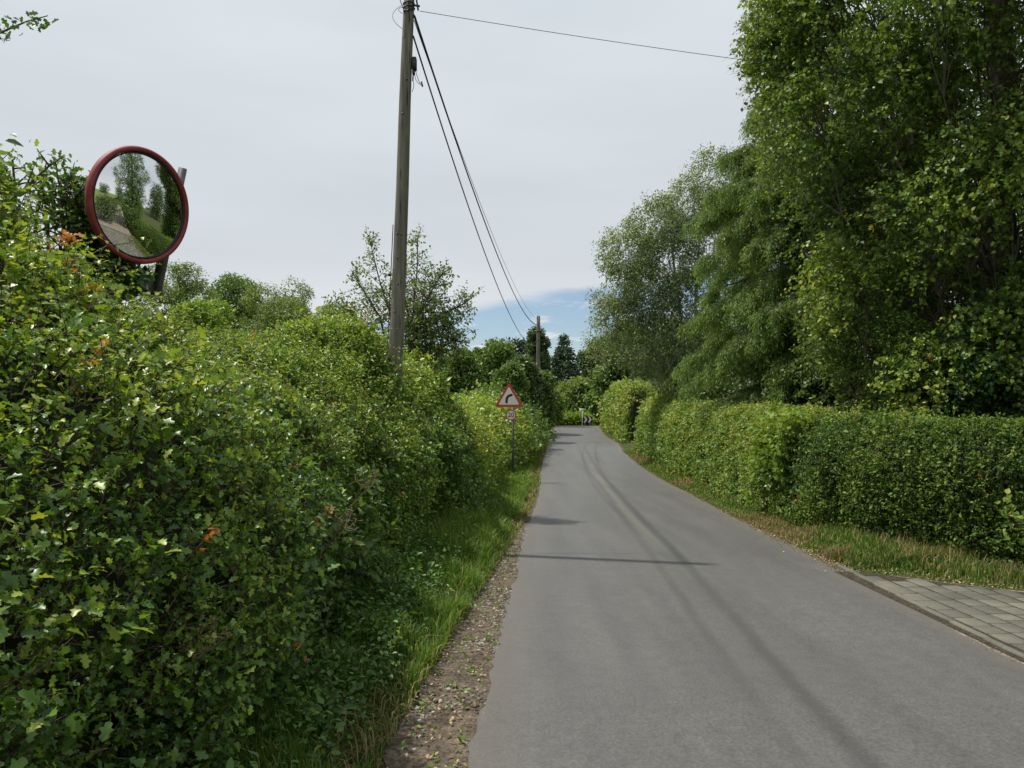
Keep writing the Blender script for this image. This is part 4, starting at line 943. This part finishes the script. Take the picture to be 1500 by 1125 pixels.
# hawthorn sapling at the pole
def armtree(name, label, base, arms, mat, tmpl, sz, dens, group=None, r0=.05):
    root = thing(name, label, 'tree', base); tk = MB(); lv = MB(); base = np.array(base, float)
    for (mid, tip, w) in arms:
        p = np.array([base, (base + np.array(mid)) / 2 + rng.normal(0, .05, 3), mid, (np.array(mid) + tip) / 2 + rng.normal(0, .04, 3), tip])
        t = np.linspace(0, 1, 12); c = np.stack([np.interp(t, np.linspace(0, 1, 5), p[:, j]) for j in range(3)], -1)
        tk.tube(c, np.linspace(r0, .006, 12), 6)
        n = int(dens * w); f = rng.uniform(.38, 1.0, n) ** .8; q = np.stack([np.interp(f, t, c[:, j]) for j in range(3)], -1)
        sp = .33 * w * (1.12 - f)
        q2 = q + rng.normal(0, 1, (n, 3)) * sp[:, None]
        D = nrm(q2 - q + 1e-4) + rng.normal(0, .35, (n, 3)) + nrm(np.array(tip) - mid) * .6; D[:, 2] += .15
        clusters(lv, q2, D, sz * 3, 6, sz, tmpl, .45 + fbm(q2 * 2, 5) * .3, up=.5)
        k = rng.uniform(size=n) < .6
        for a_, b_ in zip(q[k], (q2 + nrm(D) * sz * 2.4)[k]): tk.tube([a_, (a_ + b_) / 2 + rng.normal(0, .015, 3), b_], [.007, .005, .003], 3)
    tk.build('trunk', M['twig'], root); lv.build('crown', mat, root); return root
YH = 12.6
arms = [(P(575, 470, YH), P(540, 345, YH), .7), (P(560, 470, YH + .2), P(514, 395, YH + .2), .7), (P(550, 480, YH), P(489, 440, YH), .7), (P(605, 450, YH), P(612, 345, YH), .7),
        (P(615, 460, YH - .1), P(648, 400, YH - .2), 1.0), (P(625, 470, YH), P(686, 441, YH - .1), .9), (P(630, 490, YH + .2), P(662, 470, YH), 1.0), (P(600, 470, YH + .5), P(585, 400, YH + .6), 1.1),
        (P(610, 490, YH + .3), P(622, 420, YH + .3), 1.3), (P(600, 500, YH + .4), P(640, 450, YH + .5), 1.4), (P(640, 510, YH), P(665, 500, YH), 1.2), (P(590, 490, YH + .4), P(570, 430, YH + .5), 1.0), (P(605, 520, YH), P(610, 470, YH), 1.5), (P(620, 530, YH), P(630, 500, YH), 1.6)]
armtree('hawthorn_tree', 'spindly open hawthorn sapling growing right behind the near pole', (PX(605, YH), YH, float(gz(PX(605, YH), YH))), [(a_, b_, min(w_ * 1.2, 1.15)) for a_, b_, w_ in arms], M['tree_a'], L_OVAL, .056, 95, r0=.03)
# shoots over the mirror side of the hedge, and the high branch
arms = [(P(20, 300, 4.5), P(18, 232, 4.5), .25), (P(50, 300, 4.5), P(120, 262, 4.4), .3), (P(95, 330, 4.6), P(100, 262, 4.6), .5), (P(100, 350, 4.6), P(118, 280, 4.6), .55), (P(0, 300, 4.3), P(75, 240, 4.3), .25), (P(-20, 330, 4.2), P(30, 310, 4.2), .5), (P(70, 360, 4.5), P(92, 300, 4.5), .5)]
armtree('hawthorn_shoots', 'long thin hawthorn shoots waving above the hedge beside the mirror', (PX(30, 4.6), 4.6, 1.2), arms, M['haw'], L_HAW, .042, 60, r0=.012)
bp = np.array([PX(-230, 4.4), 4.4, float(gz(PX(-230, 4.4), 4.4))])
root = thing('overhanging_branch', 'leafy twig reaching into the sky from a tree out of frame', 'branch', tuple(bp))
tk = MB(); lv = MB()
st = curve(bp, P(-160, 120, 4.3), (-.1, 0, 0), 8, .02); tk.tube(st, np.linspace(.05, .015, 8), 6)
br = np.array([P(-160, 120, 4.3), P(-80, 70, 4.2), P(0, 48, 4.1), P(40, 31, 4.05), P(70, 23, 4.0)]); tk.tube(br, [.015, .009, .006, .004, .0025], 5)
n = 30; f = rng.uniform(.3, 1, n); q = np.stack([np.interp(f, np.linspace(0, 1, 5), br[:, j]) for j in range(3)], -1)
clusters(lv, q, rng.normal(0, 1, (n, 3)), .05, 2, .042, L_HAW, np.full(n, .3), up=.2)
clusters(lv, P(-160, 120, 4.3) + rng.normal(0, .25, (60, 3)), rdir(60), .1, 6, .045, L_HAW, np.full(60, .4))
tk.build('stem', M['twig'], root); lv.build('foliage', M['haw'], root)

# --- birch
def droopy(name, label, base, top, blobs, nst, mat, sz, barkm):
    bx, by = base; bz = float(gz(bx, by)); root = thing(name, label, 'tree', (bx, by, bz))
    tk = MB(); B = np.array(blobs); tp = np.array([bx - .5, by, top])
    for s_ in range(3):
        e = tp + [(-.9, 0, .8)[s_], rng.uniform(-.4, .4), -1.0 - .9 * (s_ != 1)]; tk.tube(curve([bx + .15 * (s_ - 1), by, bz - .1], e, (0.1 * (s_ - 1), 0, 0), 10, .02), np.linspace(.13, .012, 10), 8)
    lv = MB()
    for bl in B:
        f = np.clip((bl[2] - bz) / (top - bz) - .15, .1, .92); s = np.array([bx, by, bz]) + (tp - [bx, by, bz]) * f
        c = curve(s, bl[:3] + [0, 0, bl[5] * .5], (0, 0, .25), 7, .04); tk.tube(c, np.linspace(.05 * (1.1 - f), .008, 7), 5)
        for _ in range(7):
            e2 = bl[:3] + rdir(1)[0] * bl[3:6] * .9; st = c[rng.integers(3, 7)]
            tk.tube(curve(st, e2, (0, 0, .1), 4, .05), np.linspace(.012, .004, 4), 3)
        n = int(nst * bl[3] * bl[5]); dr = rdir(n); q = bl[:3] + dr * bl[3:6] * (rng.uniform(.1, 1, n) ** .45)[:, None]
        g = fbm(q * 1.1, 71); k = g > -.16; q, dr = q[k], dr[k]; n = len(q)
        D = dr * .6 + rng.normal(0, .35, (n, 3)); D[:, 2] -= .02
        L = rng.uniform(.2, .55, n)
        clusters(lv, q, D, L, 9, sz, L_OVAL, .45 + fbm(q * .9, 5) * .25, up=.4, spread=.9, droop=.3, vr=.25, jit=.6)
        kk = rng.uniform(size=n) < .5; twigs(tk, q[kk], D[kk], L[kk], .006, .5)
    tk.build('trunk', barkm, root, smooth=True); lv.build('crown', mat, root); return root
YB = 27.0
def bb(px, py, Y, rpx, rz=None): r = rpx / FPX * Y; return (PX(px, Y), Y, PZ(py, Y), r, r, (rz or rpx) / FPX * Y)
bl = [bb(1045, 260, 28, 34, 44), bb(1010, 300, 27.5, 40), bb(960, 330, 27, 44, 40), bb(920, 370, 26.5, 40), bb(905, 420, 26.5, 38, 36), bb(985, 380, 27, 48), bb(1040, 360, 28, 50), bb(950, 430, 26.8, 48), bb(1010, 450, 27, 52),
      bb(905, 478, 27, 40, 34), bb(960, 500, 26.5, 54, 44), bb(1030, 520, 27, 54), bb(938, 520, 27.5, 34, 34), bb(1005, 556, 28, 48, 40), bb(1075, 300, 28.5, 40, 50), bb(1085, 420, 28.5, 50, 60), bb(885, 505, 27.5, 24, 24), bb(1060, 570, 27, 50, 40)]
droopy('birch_tree', 'wispy grey green birch leaning over the lane beyond the conifer', (PX(1035, YB), YB), PZ(225, YB), bl, 620, M['birch'], .078, M['birchbark'])

# --- weeping conifer
YK = 19.0; KX = PX(1230, YK); kb = float(gz(KX, YK))
root = thing('weeping_conifer', 'weeping conifer with drooping feathery tiers of foliage beside the poplar', 'tree', (KX, YK, kb))
tk = MB(); lv = MB(); ktop = 13.0
tk.tube(curve([KX, YK, kb - .1], [KX, YK, ktop], (0, 0, 0), 8, .01), np.linspace(.22, .02, 8), 10)
nb = 135; SA = []; SD = []; SL_ = []; SV = []
ntier = 15; per = nb / ntier
for i in range(nb):
    f = (int(i / per) + .5 + rng.uniform(-.13, .13)) / ntier; z0 = 1.5 + (ktop - 2.2) * f ** 1.05; a = i * 2.39996 + rng.normal(0, .15)
    L = (4.8 * (1 - f) ** .62 + .5) * rng.uniform(.72, 1.08)
    if math.cos(a) > .3 and rng.uniform() < .5: continue
    L = min(L, 3.9)
    if f < .12: L = min(L, 3.3)
    t = np.linspace(0, 1, 10); rise = rng.uniform(.15, .35)
    c = np.stack([KX + np.cos(a) * L * t, YK + np.sin(a) * L * t * .85, kb + z0 + rise * L * t - (rise + rng.uniform(.10, .26)) * L * t ** 2.6], -1); c[2:] += rng.normal(0, .05, (8, 3))
    tk.tube(c, np.linspace(.055 * (1.15 - f), .008, 10), 5)
    nsb = int(L * 11)
    for s_ in range(nsb):
        tt = rng.uniform(.22, 1); st = np.array([np.interp(tt, t, c[:, j]) for j in range(3)]); sd = rng.choice([-1, 1]); aa = a + sd * rng.uniform(.5, 1.2) * (1.15 - tt * .6)
        l = L * .30 * (1.15 - tt * .75) * rng.uniform(.6, 1.2); u_ = np.linspace(0, 1, 4)
        b = np.stack([st[0] + np.cos(aa) * l * u_, st[1] + np.sin(aa) * l * u_, st[2] + .12 * l * u_ - .42 * l * u_ ** 2], -1)
        tk.tube(b, np.linspace(.012, .004, 4), 3)
        ns = int(10 + l * 34); uu = rng.uniform(0, 1, ns)
        q = np.stack([np.interp(uu, u_, b[:, j]) for j in range(3)], -1) + rng.normal(0, .025, (ns, 3))
        d = np.stack([np.cos(aa) * np.full(ns, .22), np.sin(aa) * np.full(ns, .22), np.full(ns, -.95)], -1) + rng.normal(0, .2, (ns, 3))
        SA.append(q); SD.append(d); SL_.append(rng.uniform(.14, .50, ns) * (1.2 - .5 * uu)); SV.append(np.full(ns, .42 + rng.normal(0, .1)) + .12 * uu)
q = np.concatenate(SA); d = np.concatenate(SD); L = np.concatenate(SL_); v = np.concatenate(SV)
clusters(lv, q, d, L, 7, .11, L_THIN, v, up=.5, spread=.5, droop=.35, vr=.12, jit=.25, tipv=.2, brown=0)
tk.build('trunk', M['bark'], root, smooth=True); lv.build('crown', M['conifer'], root)

# --- poplar
YP = 13.2; XP = 8.7
def poprad(z): return np.interp(z, [.8, 2.0, 3.2, 5.0, 7.3, 9.5, 12, 15, 17], [2.4, 2.7, 3.0, 3.4, 3.95, 4.05, 3.8, 2.7, .8])
pb = float(gz(XP, YP)); root = thing('poplar_tree', 'huge leafy poplar overhanging the driveway corner with ascending pale stems', 'tree', (XP, YP, pb))
tk = MB(); lv = MB(); pg = np.random.default_rng(99)
tk.tube(curve([XP, YP, pb - .1], [XP + .2, YP, 16], (0, 0, 0), 10, .015), np.linspace(.42, .04, 10), 12)
CQ = []; CD = []; CV = []
nl = 300
for i in range(nl):
    a = i * 2.39996; zt = .9 + 15.5 * ((i * .7548776) % 1) ** 1.05; rr = poprad(zt) * (pg.uniform(.72, 1.0) if i % 4 else pg.uniform(.35, .7))
    e = np.array([XP + math.cos(a) * rr, YP + math.sin(a) * rr * .95, pb + zt])
    z0 = max(.5, zt - rr * pg.uniform(.9, 1.5)); s = np.array([XP, YP, pb + z0 * .85])
    c = curve(s, e, (math.cos(a) * rr * .12, math.sin(a) * rr * .12, -.25), 8, .03); tk.tube(c, np.linspace(.02, .005, 8), 5)
    face = (math.sin(a) < .35)
    br = pg.uniform(.5, .85); n = int((520 if face else 190) * br ** 2 * (1.0 if zt < 10.5 else .5))
    dr = rdir(n); q = e + dr * np.array([br, br, br * 1.35]) * (rng.uniform(.08, 1, n) ** .5)[:, None]
    CQ.append(q); CD.append(dr * .6 + np.array([math.cos(a) * .5, math.sin(a) * .5, .35]) + rng.normal(0, .3, (n, 3))); CV.append(np.full(n, .45 + pg.normal(0, .12)))
    for _ in range(3):
        e2 = e + rdir(1)[0] * br * .9; tk.tube(curve(c[5], e2, (0, 0, -.05), 5, .05), np.linspace(.014, .004, 5), 4)
q = np.concatenate(CQ); d = np.concatenate(CD); v = np.concatenate(CV)
hl = fbm(q * .75, 81); kp = (hl > -.36) | (rng.uniform(size=len(q)) < .15); q, d, v = q[kp], d[kp], v[kp]; n = len(q)
d[:, 2] -= .1
clusters(lv, q, d, rng.uniform(.18, .4, n), 9, .072, L_POP, v + fbm(q * 2.2, 83) * .2, up=.35, spread=1.0, droop=.3, vr=.2)
twigs(tk, q, d, rng.uniform(.25, .45, n), .005, .3)
for i in range(26):     # bare hanging and rising stems inside the crown
    a = rng.uniform(2.6, 5.6); z = rng.uniform(1.5, 9); r0 = poprad(z) * rng.uniform(.45, .85)
    s = np.array([XP + math.cos(a) * r0, YP + math.sin(a) * r0, pb + z]); e = s + [rng.normal(0, .35), rng.normal(0, .3), rng.uniform(.8, 2.4)]
    tk.tube(curve(s, e, (rng.normal(0, .15), 0, 0), 9, .05), np.linspace(.020, .006, 9), 5)
tk.build('trunk', M['palebark'], root, smooth=True); lv.build('crown', M['poplar'], root)
# understorey of dark evergreen shrubs
def shrub(label, px, py0, py1, Y, wpx, mat, tmpl, sz, n, seed, nm='evergreen_shrub', **kw):
    X = PX(px, Y); r = wpx / 2 / FPX * Y; top = PZ(py0, Y); 
    return tree(nm, label, (X, Y), top - r * .3, blobs_round(X, Y, float(gz(X, Y)) + .5, top, r, 10, seed, 'column', .5), n, 6, sz, mat, tmpl, .05, -.5, 1.2, cat='shrub', group='shrubs behind the clipped hedge', **kw)
shrub('dark bushy laurel between the conifer and poplar foot', 1345, 478, 600, 12.2, 120, M['clip'], L_OVAL, .05, 3400, 31)
shrub('dim ivy clad shrub under the poplar, beside the laurel', 1440, 500, 600, 11.6, 150, M['ivy'], L_IVY, .06, 2800, 32)
shrub('shadowed holly mass near the driveway end of the hedge', 1560, 430, 600, 11.5, 170, M['tree_c'], L_OVAL, .055, 2600, 33)
shrub('low dark shrub tucked beneath the lowest conifer tier', 1165, 545, 600, 18, 150, M['tree_c'], L_DIA, .1, 1800, 34)
shrub('small dark shrub at the foot of the birch', 1060, 560, 610, 23, 90, M['tree_c'], L_DIA, .12, 1500, 35)
tree('poplar_shade_mass', 'added dark leafy mass standing in for shade at the back of the poplar crown', (11.5, 18), 9, blobs_round(11.5, 18, 1, 11, 3.6, 22, 41, 'column', .42), 5200, 6, .13, M['tree_c'], L_DIA, .2, -.5, .8, group='shrubs behind the clipped hedge')  # dark foliage added behind the poplar to supply its inner shade
# bright climber on the hedge joint
cq = np.array([4.30, 12.6, 0.9]); n = 330
q = np.stack([np.interp(rng.uniform(size=n), [0, 1], [4.2, 4.62]), 11.9 + rng.uniform(-.5, .7, n), .45 + 1.2 * rng.uniform(0, 1, n) ** .6], -1)
q[:, 0] = 4.28 - .1 * rng.uniform(size=n) + .12 * (q[:, 2] > 1.5) * rng.uniform(0, 4, n)
D = np.stack([np.full(n, -.7), np.full(n, -.5), np.full(n, .1)], -1) + rng.normal(0, .4, (n, 3))
mb = MB(); clusters(mb, q, D, .16, 5, .085, L_IVY, .3 + .45 * sstep(.7, 1.6, q[:, 2]), up=.5, spread=1.0)
tag(mb.build('climbing_bryony', M['lime'], loc=(4.3, 12, 1)), 'lime green climber draped over the clipped hedge where it turns paler', 'climber')
n = 26; mb = MB(); q = np.stack([PX(1470, 7.6) + rng.uniform(-.25, .35, n), 7.35 - rng.uniform(0, .12, n), PZ(760, 7.5) + rng.normal(0, .09, n)], -1); D = rng.normal(0, .5, (n, 3)); D[:, 1] -= .7
clusters(mb, q, D, .1, 4, .06, L_POP, np.full(n, .6), up=.7, spread=1.0)
root = thing('hazel_sprig', 'pale round leaved sprig poking from the dark clipped hedge', 'sprig', (5.2, 7.55, .4)); mb.build('foliage', M['midhedge'], root)
mb = MB(); [mb.tube(curve((5.2 + .02 * k, 7.6, .4), q[k * 5], (0, 0, .05), 6, .03), .004, 4) for k in range(5)]; mb.build('stem', M['twig'], root)
# sprouts above the clipped hedge
n = 130; ys = rng.uniform(9, 13, n); xs = np.interp(ys, HRy, HRx) + rng.uniform(.2, 1.2, n); q = np.stack([xs, ys, np.full(n, 1.46)], -1); D = rng.normal(0, .35, (n, 3)); D[:, 2] += 1
mb = MB(); L = rng.uniform(.12, .42, n); clusters(mb, q, D, L, 10, .045, L_OVAL, np.full(n, .75), up=.4); twigs(mb, q, D, L, .004)
tag(mb.build('hedge_sprouts', M['midhedge'], loc=(5, 11, 1.6)), 'fresh uncut sprouts standing up from the dark clipped hedge top', 'sprouts')
# dry hogweed
def umbel(px, py, Y, bx_, h, lab):
    b = np.array([PX(bx_, Y) - .3, Y + .25, float(gz(PX(bx_, Y) - .3, Y + .25))]); t = P(px, py, Y); root = thing('dead_hogweed', lab, 'dry stalk', tuple(b), 'dry hogweed stalks against the hedge')
    mb = MB(); c = curve(b, t, (-.08, .05, .05), 8, .05); mb.tube(c, np.linspace(.006, .003, 8), 6)
    for k in range(9):
        a = k * .7 + rng.normal(0, .4); e = t + [math.cos(a) * .07 * rng.uniform(.5, 1.3), math.sin(a) * .06, .06 + rng.uniform(-.07, .05)]; mb.tube([t, (t + e) / 2 + [0, 0, -.008], e], .002, 4)
        for j in range(6): e2 = e + rng.normal(0, .014, 3) + [0, 0, .018]; mb.tube([e, e2], .0016, 3); mb.box(e2, (.007, .007, .006))
    mb.build('stalk', M['straw'], root)
M['straw'] = plain('dry_straw', (.12, .095, .04), .8, col2=(.22, .18, .08), scale=20)
umbel(540, 715, 4.4, 470, 1, 'branching dry hogweed head against dark leaves, tallest stalk'); umbel(505, 775, 4.1, 450, 1, 'dry hogweed head just below the tallest stalk'); umbel(300, 955, 2.7, 240, 1, 'short dry stalk low in the shaded bank')

# ================================================================== BEHIND THE CAMERA (seen in the mirror)
tree('ivy_clad_tree', 'tall ivy clad tree across the driveway, seen in the mirror', (11.5, 5.7), 9.5, blobs_round(11.5, 5.7, .3, 9.5, 2.1, 18, 51, 'column', .5), 5000, 6, .13, M['tree_b'], L_DIA, .25, -.5)
tree('round_bush', 'rounded dark bush by the field edge, seen in the mirror', (10, 2.6), 2.0, blobs_round(10, 2.6, .3, 2.4, 1.2, 9, 52, 'round', .5), 1800, 6, .11, M['tree_c'], L_DIA, .08, -.5, cat='bush')
for k, (x, y, h) in enumerate([(90, -30, 7), (105, -45, 8), (110, -15, 7.5), (95, -62, 8), (120, 0, 9), (80, -80, 8), (70, 12, 9), (60, 25, 10), (45, 22, 10)]):
    tree('field_tree', 'far tree on the field skyline, only in the mirror', (x, y), h - 1, blobs_round(x, y, 1, h + 2, 5, 9, 60 + k), 900, 5, .55, M['tree_c'], L_DIA, .3, -.6, group='trees beyond the mown field')
hedge('roadside_hedge', 'low hedge along the lane behind the viewer', 'hedge', [(4.6, -40), (4.3, -20), (4.4, -12), (4.6, -7)], -1, CS, [(-40, .7), (1, .6)], M['clip'], 1.6, .07, .005, L_DIA, L_DIA, shoots=0, clipped=True, seed=22)

# ================================================================== SKY, SUN, CAMERA
w = bpy.data.worlds.new('World'); sc.world = w; w.use_nodes = True; nt = w.node_tree; nt.nodes.clear()
out = nt.nodes.new('ShaderNodeOutputWorld'); tc = nd(nt, 'ShaderNodeTexCoord')
sky = nd(nt, 'ShaderNodeTexSky'); sky.sky_type = 'NISHITA'; sky.sun_disc = False; sky.sun_elevation = SUN_EL; sky.sun_rotation = SUN_AZ; sky.air_density = 1.0; sky.dust_density = .6; sky.ozone_density = 1.5
bg1 = nd(nt, 'ShaderNodeBackground', {'Color': sky.outputs[0], 'Strength': .11})
sp = nd(nt, 'ShaderNodeSeparateXYZ', {0: tc.outputs['Generated']})
mp = nd(nt, 'ShaderNodeMapping', {'Vector': tc.outputs['Generated'], 'Scale': (1, 1, 5)})
n1 = nd(nt, 'ShaderNodeTexNoise', {'Vector': mp.outputs[0], 'Scale': 3.2, 'Detail': 6.0, 'Roughness': .55})
n2 = nd(nt, 'ShaderNodeTexNoise', {'Vector': mp.outputs[0], 'Scale': 13.0, 'Detail': 6.0, 'Roughness': .6})
el = math_(nt, 'ADD', sp.outputs[2], math_(nt, 'MULTIPLY', math_(nt, 'SUBTRACT', n1.outputs['Fac'], .5), .05))
el = math_(nt, 'ADD', el, math_(nt, 'MULTIPLY', math_(nt, 'SUBTRACT', n2.outputs['Fac'], .5), .02))
el = math_(nt, 'SUBTRACT', el, math_(nt, 'MULTIPLY', sp.outputs[0], .12))
az_ = nd(nt, 'ShaderNodeMapRange', {0: sp.outputs[1], 1: .93, 2: .7, 3: 0.0, 4: .3})
el = math_(nt, 'ADD', el, az_.outputs[0])
mask = nd(nt, 'ShaderNodeMapRange', {0: el, 1: .138, 2: .158, 3: 0.0, 4: 1.0}); mask.interpolation_type = 'SMOOTHSTEP'
puf = nd(nt, 'ShaderNodeMapRange', {0: n2.outputs['Fac'], 1: .54, 2: .66, 3: 0.0, 4: .75}); puf.interpolation_type = 'SMOOTHSTEP'
mk = math_(nt, 'MAXIMUM', mask.outputs[0], puf.outputs[0])
cc = ramp(nt, sp.outputs[2], [(.08, (.73, .75, .785)), (.2, (.62, .665, .705)), (.5, (.66, .715, .765)), (1, (.75, .80, .85))])
n3 = nd(nt, 'ShaderNodeTexNoise', {'Vector': mp.outputs[0], 'Scale': 1.6, 'Detail': 4.0})
cc = mixc(nt, 1.0, cc, ramp(nt, n3.outputs['Fac'], [(.3, (.925, .93, .94)), (.7, (1.06, 1.055, 1.045))]), 'MULTIPLY')
bg2 = nd(nt, 'ShaderNodeBackground', {'Color': cc, 'Strength': 1.0})
mx = nd(nt, 'ShaderNodeMixShader', {0: mk, 1: bg1.outputs[0], 2: bg2.outputs[0]}); nt.links.new(mx.outputs[0], out.inputs[0])
sd = Vector((math.cos(SUN_EL) * math.sin(SUN_AZ), math.cos(SUN_EL) * math.cos(SUN_AZ), math.sin(SUN_EL)))
L = bpy.data.lights.new('sun', 'SUN'); L.energy = 4.6; L.angle = R(1.2); L.color = (1, .96, .89)
lo = bpy.data.objects.new('sun', L); COL.objects.link(lo); lo.rotation_euler = sd.to_track_quat('Z', 'Y').to_euler(); lo.location = (-20, 5, 40)
cam = bpy.data.cameras.new('camera'); cam.sensor_width = 36; cam.lens = 36 * FPX / 1500; cam.shift_y = 42.5 / 1500; cam.clip_end = 8000; cam.clip_start = .05
co = bpy.data.objects.new('camera', cam); COL.objects.link(co); co.location = (0, 0, EYE); co.rotation_euler = (R(90), 0, 0); sc.camera = co
sc.view_settings.view_transform = 'Standard'; sc.view_settings.look = 'None'; sc.view_settings.exposure = .06; sc.view_settings.gamma = 1
sc.cycles.max_bounces = 7; sc.cycles.diffuse_bounces = 4; sc.cycles.transmission_bounces = 4; sc.cycles.glossy_bounces = 3
print('TRIS', sum(len(o.data.polygons) for o in COL.objects if o.type == 'MESH'))
